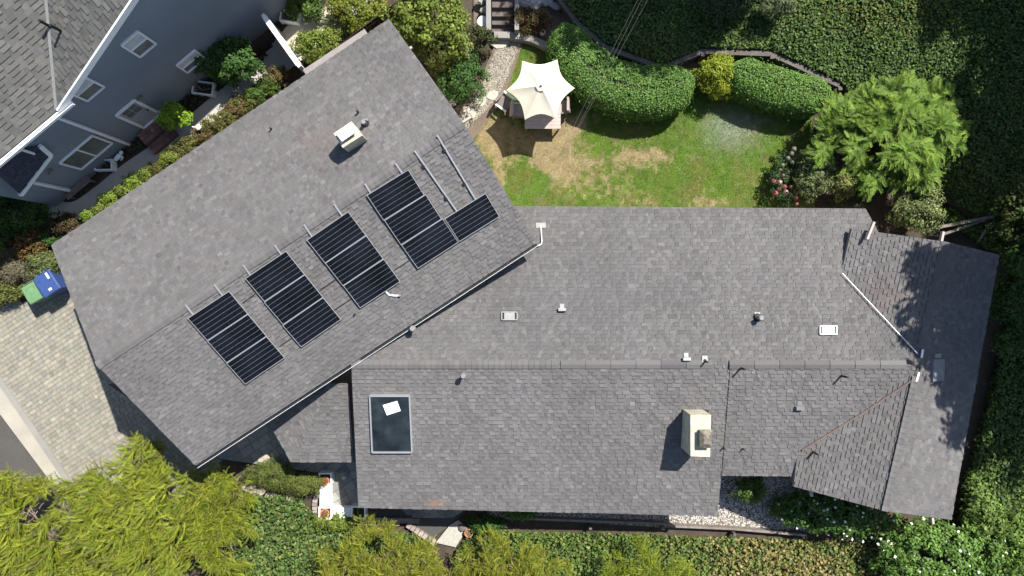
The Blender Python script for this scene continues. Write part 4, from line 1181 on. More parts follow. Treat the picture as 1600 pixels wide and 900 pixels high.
wheelie(53, 457, math.radians(30), M['green'], 'green wheeled bin on the driveway beside the blue one', 'wheelie_bin', 1.05)
r, g, u, v, z, h, w2, d2, lid = wheelie(80, 443, math.radians(33), M['blue'], 'larger blue wheeled bin with white print at the roof edge', 'wheelie_bin', 1.25)
for k in range(3):
    MB().obox(g + u * (.02 + .05 * k - .05) - v * (d2 * .62) + z * (h + .093), u, v, z, .016, .05, .003).build('white_print', M['white'], lid)
MB().obox(g + u * (w2 * .55) + v * (d2 * .5) + z * (h + .098), u, v, z, .04, .13, .004).build('white_label', M['white'], lid)

# ------------------------------------------------------------------ vegetation
def rand_dirs(n, zmin=-.2):
    d = nrm(rng.standard_normal((n * 4, 3)))
    d = d[d[:, 2] > zmin][:n]
    return d

def limbs(root, base, tips, r0, name='trunk', m=None, fork=.45):
    base = Vector(base); top = sum((Vector(t) for t in tips), Vector()) / len(tips)
    f = base.lerp(top, fork); f.x, f.y = base.x + (top.x - base.x) * .4, base.y + (top.y - base.y) * .4
    b = MB(); b.tube([base - Vector((0, 0, .1)), base.lerp(f, .5) + Vector((random.uniform(-.1, .1) * r0 * 3, 0, 0)), f], [r0, r0 * .85, r0 * .7], 8)
    for t in tips:
        t = Vector(t); mid = f.lerp(t, .5) + Vector((random.uniform(-.15, .15), random.uniform(-.15, .15), .1))
        b.tube([f, mid, t], [r0 * .55, r0 * .35, r0 * .1], 6)
    return b.build(name, m or M['bark'], root)

def broad(name, label, cat, px, py, zc, rx, ry, rz, nc, npc, ln, cols, wd=None, cr=.3, m='leaf', ground=0.0, flowers=None, group=None, zmin=-.25, jit=.2, weights=None, shape=None, bright=.12, trunk='trunk', upw=.5, loc=None, inner=.25):
    """leafy plant: clumps spread over an uneven ellipsoid (metres), leaves turned outwards"""
    C = V3(P(px, py, zc)) if loc is None else np.array(loc, float)
    root = thing(name, label, cat, (C[0], C[1], ground), group)
    d = rand_dirs(nc, zmin)
    lob = 1 + .22 * np.sin(3 * np.arctan2(d[:, 1], d[:, 0]) + px * .1) * (1 - np.abs(d[:, 2])) + .1 * rng.standard_normal(len(d))
    rad = np.where(rng.random(len(d)) < inner, rng.uniform(.4, .8, len(d)), rng.uniform(.82, 1.0, len(d))) * lob
    cl = C + d * np.array([rx, ry, rz]) * rad[:, None]
    nc = len(cl)
    N = nc * npc
    ci = np.repeat(np.arange(nc), npc)
    dd = nrm(rng.standard_normal((N, 3))); dd[:, 2] = dd[:, 2] * .75 + .1
    csz = cr * rng.uniform(.7, 1.25, nc)
    pos = cl[ci] + dd * (csz[ci] * rng.uniform(.35, 1.0, N))[:, None]
    keep = pos[:, 2] > ground + .03
    pos, dd, ci = pos[keep], dd[keep], ci[keep]; N = len(pos)
    nor = nrm(dd * .7 + d[ci] * .5 + np.array([0, 0, upw]) + rng.standard_normal((N, 3)) * .38)
    ax = nrm(np.cross(nor, rng.standard_normal((N, 3))))
    L_ = ln * rng.uniform(.7, 1.25, N)
    Q = leaf_quads(pos, ax, nor, L_, L_ * (wd or .55))
    col = mixcol(cols, N, jit, weights) * (1 + bright * rng.standard_normal((nc, 1)))[ci].clip(.6, 1.5)
    quads_mesh('crown', Q, col, M[m], root)
    tips = [cl[i] for i in rng.choice(nc, min(7, nc), replace=False)]
    limbs(root, (C[0], C[1], ground), tips, max(.03, .05 * max(rx, ry)), trunk)
    if flowers:
        nf, fs_, fc = flowers
        k = rng.choice(N, min(nf, N), replace=False)
        up = pos[k] + nor[k] * .06
        Qs = []; Cs = []
        for a in range(3):
            th = rng.uniform(0, 6.28, len(k)); axf = nrm(np.stack([np.cos(th), np.sin(th), .2 * np.ones(len(k))], 1))
            Qs.append(leaf_quads(up, axf, nrm(nor[k] + np.array([0, 0, .8])), fs_ * rng.uniform(.7, 1.3, len(k)), fs_ * .7)); Cs.append(mixcol(fc, len(k), .08))
        quads_mesh('flowers', np.concatenate(Qs), np.concatenate(Cs), M['petal'], root, kind='stuff')
    return root

def spray_template(nb, ang, spread, droop, blade_w, sub=3):
    """a feathery frond of unit length along +x, lying in xy, as blades (K,4,3)"""
    out = []
    def blade(p, q, w_):
        p, q = np.array(p, float), np.array(q, float); d = q - p; s = np.cross(d, [0, 0, 1.0]); s = s / (np.linalg.norm(s) + 1e-9) * w_
        out.append([p - s * .62, p + s * .62, q])
    zf = lambda t: -droop * t * t
    pts = [(t, 0.06 * math.sin(t * 4), zf(t)) for t in np.linspace(0, 1, 5)]
    for p, q in zip(pts[:-1], pts[1:]): blade(p, q, blade_w * 1.1)
    for k in range(nb):
        t = .12 + .85 * k / nb
        for sg in (-1, 1):
            L = spread * (1 - .75 * t) * random.uniform(.75, 1.15)
            a = ang * random.uniform(.8, 1.2)
            p = np.array([t, .06 * math.sin(t * 4), zf(t)])
            q = p + np.array([math.cos(a) * L, sg * math.sin(a) * L, -droop * .3 * L + random.uniform(-.03, .05)])
            blade(p, q, blade_w)
            for j in range(sub):
                f = .3 + .6 * j / max(1, sub); r = p + (q - p) * f; a2 = a * random.uniform(.1, .5) if j % 2 else a * random.uniform(1.3, 1.8)
                blade(r, r + np.array([math.cos(a2) * L * .45, sg * math.sin(a2) * L * .45, random.uniform(-.02, .04)]), blade_w * .85)
    return np.array(out)

def place_sprays(temps, pos, fwd, up, scale, cols, jit=.12, weights=None, bladejit=.1):
    """put frond templates at pos (N,3) pointing along fwd with upward side up"""
    fwd = nrm(fwd); side = nrm(np.cross(up, fwd)); up = np.cross(fwd, side)
    Qs, Cs = [], []
    base = mixcol(cols, len(pos), jit, weights)
    ti = rng.integers(0, len(temps), len(pos))
    for i, T in enumerate(temps):
        k = np.where(ti == i)[0]
        if not len(k): continue
        R = np.stack([fwd[k], side[k], up[k]], 1) * scale[k][:, None, None]         # (n,3,3)
        Q = np.einsum('bvi,nij->nbvj', T, R) + pos[k][:, None, None, :]
        Qs.append(Q.reshape(-1, T.shape[1], 3))
        c = np.repeat(base[k], len(T), axis=0); Cs.append(np.clip(c * (1 + bladejit * rng.standard_normal((len(c), 1))), .004, .8))
    return np.concatenate(Qs), np.concatenate(Cs)

# -- ivy and ground cover (nobody could count the leaves)
def ivy(name, label, poly, n, zfun, cols, ln=.12, jit=.22, weights=None, lift=.22, patch=None, m='glossy'):
    p = sample_poly(poly, n)
    z = zfun(p[:, 0], p[:, 1]) + lift * (.15 + .85 * rng.random(n) ** 1.3) * (.55 + .9 * fbm(p[:, 0] * 1.1, p[:, 1] * 1.1, 3))
    pos = np.concatenate([p, z[:, None]], 1)
    nor = nrm(np.array([0, 0, .9]) + rng.standard_normal((n, 3)) * .42)
    ax = nrm(np.cross(nor, rng.standard_normal((n, 3))))
    L_ = ln * rng.uniform(.6, 1.25, n)
    col = mixcol(cols, n, jit, weights)
    if patch is not None:
        f, c2 = patch(p[:, 0], p[:, 1]); pick = rng.random(n) < f; col[pick] = mixcol(c2, int(pick.sum()), jit)
    return quads_mesh(name, leaf_quads(pos, ax, nor, L_, L_ * .85, .18), col, M[m], kind='stuff', label=label, cat='ground cover')
IVY = [(.055, .10, .022), (.07, .12, .026), (.042, .08, .02), (.10, .15, .032), (.058, .105, .034)]
hp_ = [(WL[0].x - .3, WL[0].y + 4)] + [(p.x, p.y + .15) for p in WL] + [(x, y + .15) for x, y in zip(hx[-4:-1], hy[-4:-1])] + [(22.5, 13.5), (WL[0].x - .3, 13.5)]
ivy('ivy', 'dark glossy ivy covering the slope behind the retaining wall', hp_, 105000, hill_z, IVY, .115, patch=lambda x, y: (np.clip((fbm(x * .35, y * .35, 3) - .5) * 2.2, 0, .5), [(.10, .13, .025), (.12, .12, .03)]))
flat0 = lambda x, y: 0 * x
ivy('ivy', 'sunlit yellowing ivy bank below the gravel strip', pxpoly([(742, 822), (800, 828), (1060, 835), (1270, 842), (1370, 850), (1400, 960), (690, 960), (712, 860)]), 26000, lambda x, y: 0 * x - .02, [(.10, .15, .03), (.075, .125, .028), (.13, .16, .035), (.055, .10, .025)], .125, lift=.42,
    patch=lambda x, y: (np.clip((x - 5.5) / 6, 0, .8) * np.clip(.4 + 1.6 * (fbm(x * .8, y * .8, 3) - .3), 0, 1), [(.24, .20, .07), (.19, .16, .05), (.28, .21, .10), (.15, .15, .04)]))
ivy('ivy', 'light and dark ivy left of the white corner bench', pxpoly([(385, 770), (470, 772), (500, 815), (600, 824), (650, 832), (672, 860), (690, 940), (330, 940)]), 13000, flat0, [(.09, .14, .03), (.06, .11, .025), (.15, .17, .05), (.04, .08, .022)], .14, lift=.5, jit=.3)
ivy('ivy', 'dark leafy ground cover along the right edge of the garden', pxpoly([(1440, 330), (1640, 300), (1640, 960), (1480, 960), (1480, 830), (1540, 620), (1590, 420)]), 40000, flat0, IVY, .13, lift=.6, patch=lambda x, y: (np.clip((fbm(x * .5 + 7, y * .5, 3) - .45) * 2.5, 0, .6), [(.11, .16, .03), (.14, .17, .04)]))
ivy('ground_cover', 'dark leaf litter and low plants along the slate blue wall', pxpoly([(85, 300), (170, 262), (250, 215), (330, 150), (420, 90), (410, 75), (320, 130), (180, 228), (60, 290)]), 3500, flat0, [(.04, .07, .02), (.07, .06, .035), (.05, .04, .03), (.09, .085, .05)], .1, lift=.25)

# -- clipped hedges
def hedge(name, label, pts, rad, h, n, cols, ln=.065, group=None):
    line = smooth_line([P(a, c, h * .75)[:2] for a, c in pts], 6); line = np.array(line)
    seg = np.linalg.norm(np.diff(line, axis=0), axis=1); cum = np.concatenate([[0], np.cumsum(seg)]); Lh = cum[-1]
    root = thing(name, label, 'hedge', (*line[len(line) // 2], 0), group)
    def surf(s, th, k=1.0):
        x = np.interp(s, cum, line[:, 0]); y = np.interp(s, cum, line[:, 1])
        e = .02; tx = np.interp(s + e, cum, line[:, 0]) - np.interp(s - e, cum, line[:, 0]); ty = np.interp(s + e, cum, line[:, 1]) - np.interp(s - e, cum, line[:, 1])
        tl2 = np.hypot(tx, ty); nx, ny = -ty / tl2, tx / tl2
        r = rad * np.interp(s / Lh, np.linspace(0, 1, 6), [.72, .95, 1.03, 1.0, 1.0, .8])
        endk = np.sqrt(np.clip(1 - np.clip(1 - s / (rad * .8), 0, 1) ** 2, .02, 1)) * np.sqrt(np.clip(1 - np.clip(1 - (Lh - s) / (rad * .8), 0, 1) ** 2, .02, 1))
        bump = 1 + .10 * (fbm(s * 1.6 + 3, th * 1.5, 3) - .5) * 2
        ct, sn = np.cos(th), np.sin(th)
        cx_ = np.sign(ct) * np.abs(ct) ** .7 * r * endk * bump * k; cz = np.sign(sn) * np.abs(sn) ** .6 * h * .62 * (.75 + .25 * endk) * bump * k + h * .4
        return np.stack([x + nx * cx_, y + ny * cx_, np.maximum(cz, .02)], -1), np.stack([nx * ct, ny * ct, sn], -1)
    S_ = np.linspace(0.02, Lh - .02, 46); T_ = np.linspace(-.5, math.pi + .5, 15)
    ss, tt = np.meshgrid(S_, T_, indexing='ij'); pp, _ = surf(ss, tt, .9)
    b = MB(); vs = pp.reshape(-1, 3).tolist(); nT = len(T_)
    b.poly(vs, [(i * nT + j, (i + 1) * nT + j, (i + 1) * nT + j + 1, i * nT + j + 1) for i in range(len(S_) - 1) for j in range(nT - 1)])
    b.build('branches', M['twig'], root)
    s = rng.uniform(0, Lh, n); th = rng.uniform(-.5, math.pi + .5, n)
    p, nor = surf(s, th, 1.0); p = p + nor * (rng.uniform(-.08, .05, n) + np.where(rng.random(n) < .05, rng.exponential(.07, n), 0))[:, None]
    nor = nrm(nor + rng.standard_normal((n, 3)) * .45 + np.array([0, 0, .25])); ax = nrm(np.cross(nor, rng.standard_normal((n, 3))))
    L_ = ln * rng.uniform(.7, 1.3, n)
    quads_mesh('leaves', leaf_quads(p, ax, nor, L_, L_ * .62), mixcol(list(cols) + [(.17, .15, .05)], n, .25, [.97 / len(cols)] * len(cols) + [.03]), M['glossy'], root)
    return root
HED = [(.08, .165, .03), (.10, .195, .036), (.062, .135, .025), (.14, .23, .05)]
hedge('hedge', 'long clipped green hedge curving between umbrella and golden shrub', [(878, 40), (896, 84), (938, 122), (990, 140), (1036, 140), (1082, 124)], 1.02, 1.6, 42000, HED, .075, 'clipped hedges above the lawn')
hedge('hedge', 'shorter clipped green hedge between golden shrub and feathery conifer', [(1140, 108), (1185, 126), (1235, 143), (1295, 152)], .78, 1.5, 24000, HED, .075, 'clipped hedges above the lawn')
broad('golden_shrub', 'round golden-green shrub between the two clipped hedges', 'shrub', 1116, 120, .8, .78, .78, .85, 150, 60, .085, [(.20, .26, .02), (.25, .29, .025), (.14, .20, .02), (.17, .10, .03)], cr=.2, zmin=-.3, weights=[.4, .3, .2, .1])

# -- feathery conifer by the lawn
def conifer(name, label, px, py, zc, rx, ry, rz, nbr, per, scale, cols, temps, ground=0., flow=None, rootname='trunk', group=None, jit=.2, weights=None, cat='tree', m='needle', loc=None, mask=None, hemi=-.1, fan=.5, spread=.22, lift=.0, tuft_n=9, tuft_r=.42):
    """feathery crown: nbr branch ends on an uneven ellipsoid, each a fan of per fronds"""
    C = V3(P(px, py, zc)) if loc is None else np.array(loc, float)
    root = thing(name, label, cat, (C[0], C[1], ground), group)
    nk = max(6, int(nbr / tuft_n))
    kd = rand_dirs(nk, hemi); nk = len(kd)
    kd[:nk // 5] = nrm(np.abs(kd[:nk // 5]) * np.sign(rng.standard_normal((nk // 5, 3))) * np.array([.5, .5, 0]) + np.array([0, 0, .9]))
    az = np.arctan2(kd[:, 1], kd[:, 0])
    lob = 1 + .08 * np.sin(4 * az + 1) + .08 * np.sin(7 * az + 2.2)
    kr = np.where(rng.random(nk) < .75, rng.uniform(.8, 1.0, nk), rng.uniform(.45, .8, nk))
    kc = C + kd * np.array([rx, ry, rz]) * (kr * lob * (.8 + .34 * fbm(kd[:, 0] * 4 + 5, kd[:, 1] * 4 + kd[:, 2], 2)))[:, None]
    if mask is not None:
        k = mask(kc); kc, kd = kc[k], kd[k]; nk = len(kc)
    ki = np.repeat(np.arange(nk), tuft_n)
    td = rand_dirs(len(ki) * 2, -.15)[:len(ki)]; ki = ki[:len(td)]
    ts = tuft_r * rng.uniform(.7, 1.3, nk)
    bp = kc[ki] + td * np.array([1, 1, .75]) * (ts[ki] * rng.uniform(.45, 1.0, len(ki)))[:, None]
    d = nrm(kd[ki] * .45 + td); n0 = len(bp)
    bf = d * np.array([1, 1, .5]) + rng.standard_normal((n0, 3)) * .22
    if flow is not None: bf = d * .55 + np.array(flow) + rng.standard_normal((n0, 3)) * .25
    bf[:, 2] = bf[:, 2] * .6 - .1 + lift
    bf = nrm(bf)
    bi = np.repeat(np.arange(n0), per); n = len(bi)
    fwd = nrm(bf[bi] + rng.standard_normal((n, 3)) * np.array([fan, fan, .22]))
    sc = scale * rng.uniform(.6, 1.2, n)
    pos = bp[bi] - bf[bi] * scale * .35 + rng.standard_normal((n, 3)) * np.array([spread, spread, spread * .5]) * scale
    up = nrm(d[bi] * .35 + np.array([0, 0, 1.0]) + rng.standard_normal((n, 3)) * .35)
    Q, Cc = place_sprays(temps, pos, fwd, up, sc, cols, jit, weights)
    quads_mesh('crown', Q, Cc, M[m], root)
    tips = [bp[i] for i in rng.choice(n0, min(n0, 10), replace=False)]
    limbs(root, (C[0], C[1], ground), tips, max(.07, .05 * rx), rootname)
    return root, bp, C
tA = [spray_template(8, .66, .42, .25, .036, 2) for _ in range(5)]
CON = [(.155, .25, .036), (.13, .215, .032), (.19, .28, .042), (.095, .165, .026)]
conifer('feathery_conifer', 'bright feathery green conifer right of the lawn', 1384, 212, 1.6, 2.62, 2.2, 1.35, 520, 8, .5, CON, tA, fan=.4, spread=.2, tuft_n=7, tuft_r=.38)
conifer('feathery_conifer', 'small low arm of feathery conifer reaching left over the lawn', 1292, 205, 1.3, .85, .65, .7, 26, 7, .6, CON, tA)

# -- lime green feathery trees along the bottom
tB = [spray_template(7, .42, .34, .4, .034, 1) for _ in range(6)]
LIME = [(.145, .185, .013), (.18, .215, .014), (.105, .145, .012), (.13, .125, .028), (.225, .245, .02)]
def dead_twigs(root, C, rx, ry, z, n, spots):
    if not spots: return
    b = MB()
    for (dx, dy) in spots:
        for k in range(n):
            p = Vector((C[0] + dx + random.uniform(-.25, .25), C[1] + dy + random.uniform(-.25, .25), z + random.uniform(-.25, .1)))
            a = random.uniform(0, 6.28); q = p + Vector((math.cos(a), math.sin(a), random.uniform(-.1, .3))) * random.uniform(.3, .6)
            b.tube([p, p.lerp(q, .5) + Vector((random.uniform(-.08, .08), random.uniform(-.08, .08), .05)), q], [.016, .012, .004], 5)
    b.build('dead_twigs', M['dead'], root, kind='stuff')
def holes(spots):                        # gaps in the crown: (x, y, r)
    def f(pos):
        k = np.ones(len(pos), bool)
        for x, y, r in spots: k &= np.hypot(pos[:, 0] - x, pos[:, 1] - y) > r * rng.uniform(.75, 1.25, len(pos))
        return k
    return f
def lime(label, px, py, zc, rx, ry, rz, n, flow, spots, scale=.75, cols=LIME, weights=None):
    C = V3(P(px, py, zc))
    hs = [(C[0] + dx, C[1] + dy, r) for dx, dy, r in spots]
    root, pos, C = conifer('lime_tree', label, px, py, zc, rx * .93, ry * .93, rz, int(n * 2.4), 7, scale * .62, cols, tB, flow=flow, fan=.38, group='lime green feathery trees along the front', mask=holes(hs), weights=weights, spread=.25, lift=.1, tuft_n=9, tuft_r=.36)
    dead_twigs(root, C, rx, ry, zc + rz * .45, 10, [(a, c) for a, c, r in spots])
lime('big lime green feathery tree at the lower left corner by the kerb', 45, 832, 1.9, 2.75, 2.45, 1.4, 380, (-.45, -.5, .1), [(.55, 1.0, .45), (.35, .5, .4)], .8)
lime('broad lime green feathery tree below the solar wing corner', 232, 806, 2.0, 3.15, 2.75, 1.5, 430, (-.55, -.4, .1), [(.3, .55, .22), (-.9, .2, .28), (1.1, -.9, .22), (.9, .7, .2), (-.3, -.9, .2)], .8)
lime('lime green feathery tree right of the broad one, near the hedge', 352, 822, 1.8, 1.35, 2.4, 1.3, 200, (.1, -.2, .1), [(.2, -.5, .2)], .55)
YL = [(.165, .19, .016), (.20, .22, .017), (.125, .16, .015), (.17, .145, .035), (.235, .24, .025)]
lime('yellow-green feathery tree below the white corner bench', 590, 890, 2.0, 2.6, 1.85, 1.2, 300, (.05, .25, .1), [(.6, .3, .1)], .5, YL)
lime('yellow-green feathery tree below the terracotta pot', 800, 896, 1.9, 2.5, 1.5, 1.1, 260, (.05, .2, .1), [(.5, .1, .1)], .48, YL)
lime('rounded lime green tree at the bottom right of the middle', 1005, 897, 1.6, 2.05, 1.25, 1.1, 230, (.05, .1, .1), [(.1, .2, .1)], .42, [(.17, .21, .02), (.21, .245, .022), (.13, .17, .018)])

# -- shrubs round the house
YG = [(.15, .19, .03), (.11, .155, .026), (.19, .215, .04), (.085, .13, .024)]
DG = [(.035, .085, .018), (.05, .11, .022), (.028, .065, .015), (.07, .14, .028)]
MG = [(.065, .12, .025), (.09, .15, .03), (.05, .095, .02), (.12, .165, .035)]
broad('leafy_tree', 'yellow-green leafy tree by the top corner of the solar wing', 'tree', 672, 38, 2.0, 1.65, 1.25, 1.2, 150, 45, .15, YG, cr=.32)
broad('needle_shrub', 'olive green fine-leaved shrub below the yellow-green tree', 'shrub', 686, 82, 1.6, .85, .75, .9, 90, 60, .13, [(.11, .13, .03), (.14, .155, .035), (.08, .10, .025)], wd=.18, cr=.25)
broad('variegated_shrub', 'pale variegated shrub beside the yellow-green tree', 'shrub', 716, 72, 1.5, .45, .6, .7, 45, 40, .10, [(.22, .24, .10), (.14, .18, .06), (.28, .28, .15)], cr=.2)
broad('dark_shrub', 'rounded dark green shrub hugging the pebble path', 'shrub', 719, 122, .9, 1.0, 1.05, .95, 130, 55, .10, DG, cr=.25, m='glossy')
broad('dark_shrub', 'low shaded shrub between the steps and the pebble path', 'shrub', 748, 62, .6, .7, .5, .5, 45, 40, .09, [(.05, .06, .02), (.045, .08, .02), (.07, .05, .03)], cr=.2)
broad('red_shrub', 'rust-red and olive shrub on the bed above the low grey wall', 'shrub', 826, 34, .55, .85, .5, .45, 70, 45, .08, [(.10, .045, .022), (.07, .075, .02), (.13, .055, .03), (.05, .07, .02)], cr=.2)
broad('leafy_shrub', 'pale leaved shrub on the ivy slope at the top edge', 'shrub', 1215, 5, 1.9, .6, .4, .5, 40, 40, .16, [(.12, .15, .07), (.09, .12, .05), (.16, .18, .09)], wd=.3, cr=.25, ground=1.2)
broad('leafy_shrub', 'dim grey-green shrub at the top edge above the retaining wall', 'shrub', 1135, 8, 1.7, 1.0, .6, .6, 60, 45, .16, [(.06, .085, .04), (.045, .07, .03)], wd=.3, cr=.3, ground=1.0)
# hydrangea with round heads
hr = broad('hydrangea', 'hydrangea with pink and pale round heads beside the lawn', 'shrub', 1226, 285, .5, .75, 1.15, .5, 70, 40, .10, [(.03, .06, .018), (.04, .075, .022)], cr=.2, m='glossy')
for (px, py, s, cidx) in ((1241, 233, .11, 0), (1237, 240, .10, 0), (1231, 247, .10, 0), (1238, 254, .09, 0), (1223, 258, .09, 0), (1219, 265, .07, 0), (1232, 268, .075, 0), (1259, 235, .09, 0), (1209, 283, .11, 1), (1219, 285, .10, 2), (1226, 292, .10, 1), (1212, 302, .12, 1), (1228, 300, .10, 2), (1236, 292, .09, 1), (1244, 309, .10, 1), (1245, 319, .08, 1), (1224, 274, .08, 1), (1262, 316, .09, 0), (1217, 296, .09, 1), (1338, 321, .07, 0)):
    c = P(px, py, .95); b = MB(); cb = [(.20, .20, .15), (.30, .10, .11), (.62, .36, .36)][cidx]
    for _ in range(46):
        dv = Vector(nrm(rng.standard_normal(3))); dv.z = abs(dv.z) * .9 - .1
        t1v = dv.orthogonal().normalized(); t2v = dv.cross(t1v); q = c + dv * s; k = s * .34
        b.face([q + t1v * k, q + t2v * k, q - t1v * k, q - t2v * k], tuple(mixcol([cb], 1, .15)[0]))
    b.build('bloom', M['petal'], hr)
SIL = [(.19, .22, .09), (.13, .17, .06), (.25, .27, .13), (.09, .125, .045)]
broad('silvery_shrub', 'silvery green variegated shrub between hydrangea and conifer', 'shrub', 1272, 275, 1.1, .72, .8, .6, 80, 38, .15, SIL, wd=.28, cr=.26)
broad('silvery_shrub', 'yellowish variegated shrub tucked under the conifer by the eave', 'shrub', 1316, 288, 1.2, .5, .55, .6, 50, 40, .13, [(.20, .21, .06), (.15, .18, .05), (.24, .23, .08)], wd=.3, cr=.22)
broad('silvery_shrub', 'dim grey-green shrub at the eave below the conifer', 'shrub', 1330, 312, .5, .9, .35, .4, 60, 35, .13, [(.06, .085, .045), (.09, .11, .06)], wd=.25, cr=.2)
broad('cream_shrub', 'cream flecked round shrub by the corner of the east gable', 'shrub', 1430, 326, 1.1, 1.0, .9, .85, 120, 45, .11, [(.17, .20, .07), (.11, .15, .045), (.26, .27, .13), (.07, .11, .03)], cr=.25)
# south front
broad('round_shrub', 'green shrub in the gravel nook under the main roof edge', 'shrub', 1168, 764, .8, .68, .46, .6, 70, 45, .12, MG, cr=.2, wd=.35)
broad('round_shrub', 'small fine-leaved shrub on the gravel beside the flowering bush', 'shrub', 1222, 794, .5, .6, .45, .45, 60, 50, .09, [(.10, .155, .022), (.07, .12, .02)], cr=.18, wd=.25)
FL = [(.75, .75, .70), (.68, .70, .62)]
broad('flowering_bush', 'white flowering bush below the shaded corner of the east gable', 'bush', 1302, 796, .9, 1.95, 1.0, .9, 200, 45, .14, [(.06, .12, .022), (.085, .155, .028), (.045, .09, .02)], cr=.28, m='glossy', flowers=(110, .12, FL))
broad('flowering_bush', 'larger white flowering bush at the bottom right', 'bush', 1462, 868, 1.1, 2.5, 1.5, 1.0, 330, 48, .15, [(.09, .17, .03), (.12, .20, .035), (.06, .12, .024)], cr=.3, m='glossy', flowers=(180, .13, FL))
broad('leafy_shrub', 'pale broad-leaved shrub at the lower tip of the east gable', 'shrub', 1530, 800, .9, .7, 1.0, .8, 80, 40, .16, [(.12, .19, .035), (.09, .16, .03), (.16, .21, .06)], cr=.28)
broad('leafy_shrub', 'yellow-green shrub on the right edge below the east gable', 'shrub', 1580, 850, .9, 1.0, 1.3, .8, 110, 40, .16, [(.10, .17, .03), (.13, .19, .035), (.07, .12, .026)], cr=.3)
broad('dry_shrub', 'dry straw-coloured plant between the two flowering bushes', 'shrub', 1374, 806, .6, .3, .4, .4, 25, 30, .14, [(.28, .24, .14), (.20, .16, .09)], wd=.2, cr=.18)
# front entry hedge and planting
broad('juniper', 'low spreading green juniper left of the white bench, upper one', 'shrub', 423, 742, .7, 1.0, .55, .5, 110, 55, .10, [(.10, .145, .03), (.075, .115, .026), (.14, .14, .04)], wd=.25, cr=.22)
broad('juniper', 'low spreading green juniper touching the white bench', 'shrub', 470, 755, .65, .85, .42, .45, 90, 55, .10, [(.12, .145, .032), (.09, .125, .026), (.15, .15, .04)], wd=.25, cr=.2)
broad('leafy_shrub', 'bright green low shrub below the stone edging of the bench', 'shrub', 520, 815, .4, .8, .35, .35, 50, 40, .12, YG, cr=.2)
broad('leafy_shrub', 'small leafy plant by the terracotta pot', 'shrub', 760, 818, .35, .7, .35, .35, 45, 40, .11, DG, cr=.18)
broad('leafy_shrub', 'sprig of green leaves poking out below the main roof edge', 'shrub', 815, 803, .5, .75, .2, .3, 30, 25, .11, [(.12, .20, .035), (.09, .16, .03)], cr=.15)
# neighbour's side
broad('dark_hedge_shrub', 'dark green hedge-like shrub against the slate blue wall', 'shrub', 358, 97, 1.0, 1.35, .8, .95, 150, 50, .11, DG, cr=.25, m='glossy')
broad('bright_shrub', 'bright lime leafed potted shrub beside the brick steps', 'shrub', 271, 182, 1.0, .55, .45, .5, 60, 26, .17, [(.20, .34, .03), (.25, .38, .045), (.15, .28, .025)], cr=.2, wd=.42)
strp = [((140 + 17.5 * i, 0), .42 + .12 * ((i * 7) % 5) / 4, ['BR', 'YG', 'BR', 'YG', 'BR', 'YG', 'OL', 'YG', 'OL', 'OL', 'RD', 'OL', 'OL', 'RD', 'OL', 'MG', 'MG', 'RD'][i]) for i in range(18)]
PAL = {'BR': [(.15, .22, .03), (.11, .18, .025), (.20, .25, .04)], 'YG': YG, 'OL': [(.11, .115, .03), (.14, .13, .04), (.08, .09, .025)], 'RD': [(.14, .10, .04), (.17, .11, .05), (.09, .085, .025)], 'MG': MG}
ordn = ['first', 'second', 'third', 'fourth', 'fifth', 'sixth', 'seventh', 'eighth', 'ninth', 'tenth', 'eleventh', 'twelfth', 'thirteenth', 'fourteenth', 'fifteenth', 'sixteenth', 'seventeenth', 'eighteenth']
for i, ((px, py), rr, pl) in enumerate(strp):
    py = 383 - .6686 * (px - 80) - 4 - 26 * (px - 140) / 440 + random.uniform(-3, 3); rr *= .5 + .38 * (px - 140) / 300; px += random.uniform(-4, 4)
    broad('border_shrub', f'{ordn[i]} low border shrub from the driveway end, between concrete path and roof', 'shrub', px, py, .35, rr * 1.35, rr, .3 + .2 * random.random(), 42, 34, .08, PAL[pl], cr=.15, group='low shrubs between the concrete path and the solar wing')
broad('sunny_shrub', 'sunlit yellow-green shrub just beyond the white gate', 'shrub', 497, 72, .8, .95, .6, .7, 110, 45, .11, YG, cr=.22)
broad('sunny_shrub', 'sunlit yellow-green shrub along the dark board fence at the top', 'shrub', 560, 18, .9, 1.2, .8, .7, 130, 45, .11, [(.17, .20, .03), (.21, .22, .035), (.12, .16, .025)], cr=.24)
broad('sunny_shrub', 'sunlit shrub on the house side of the pale path slab', 'shrub', 478, 12, .6, .7, .5, .5, 70, 40, .11, MG, cr=.2)
# strap-leaved plant
rs = thing('strap_plant', 'spiky strap-leaved plant beside the dark board fence', 'plant', P(533, 36, .2))
c = V3(P(533, 36, .5)); n = 46
th = rng.uniform(0, 6.28, n); el = rng.uniform(.15, .9, n)
d = np.stack([np.cos(th) * np.cos(el), np.sin(th) * np.cos(el), np.sin(el)], 1)
L_ = rng.uniform(.6, 1.0, n)
quads_mesh('leaves', leaf_quads(c + d * (L_ * .5)[:, None], d, nrm(np.stack([0 * th, 0 * th, 1 + 0 * th], 1) + d * .3), L_, .05, .25), mixcol([(.20, .23, .06), (.15, .19, .04), (.26, .27, .10)], n, .12), M['leaf'], rs)
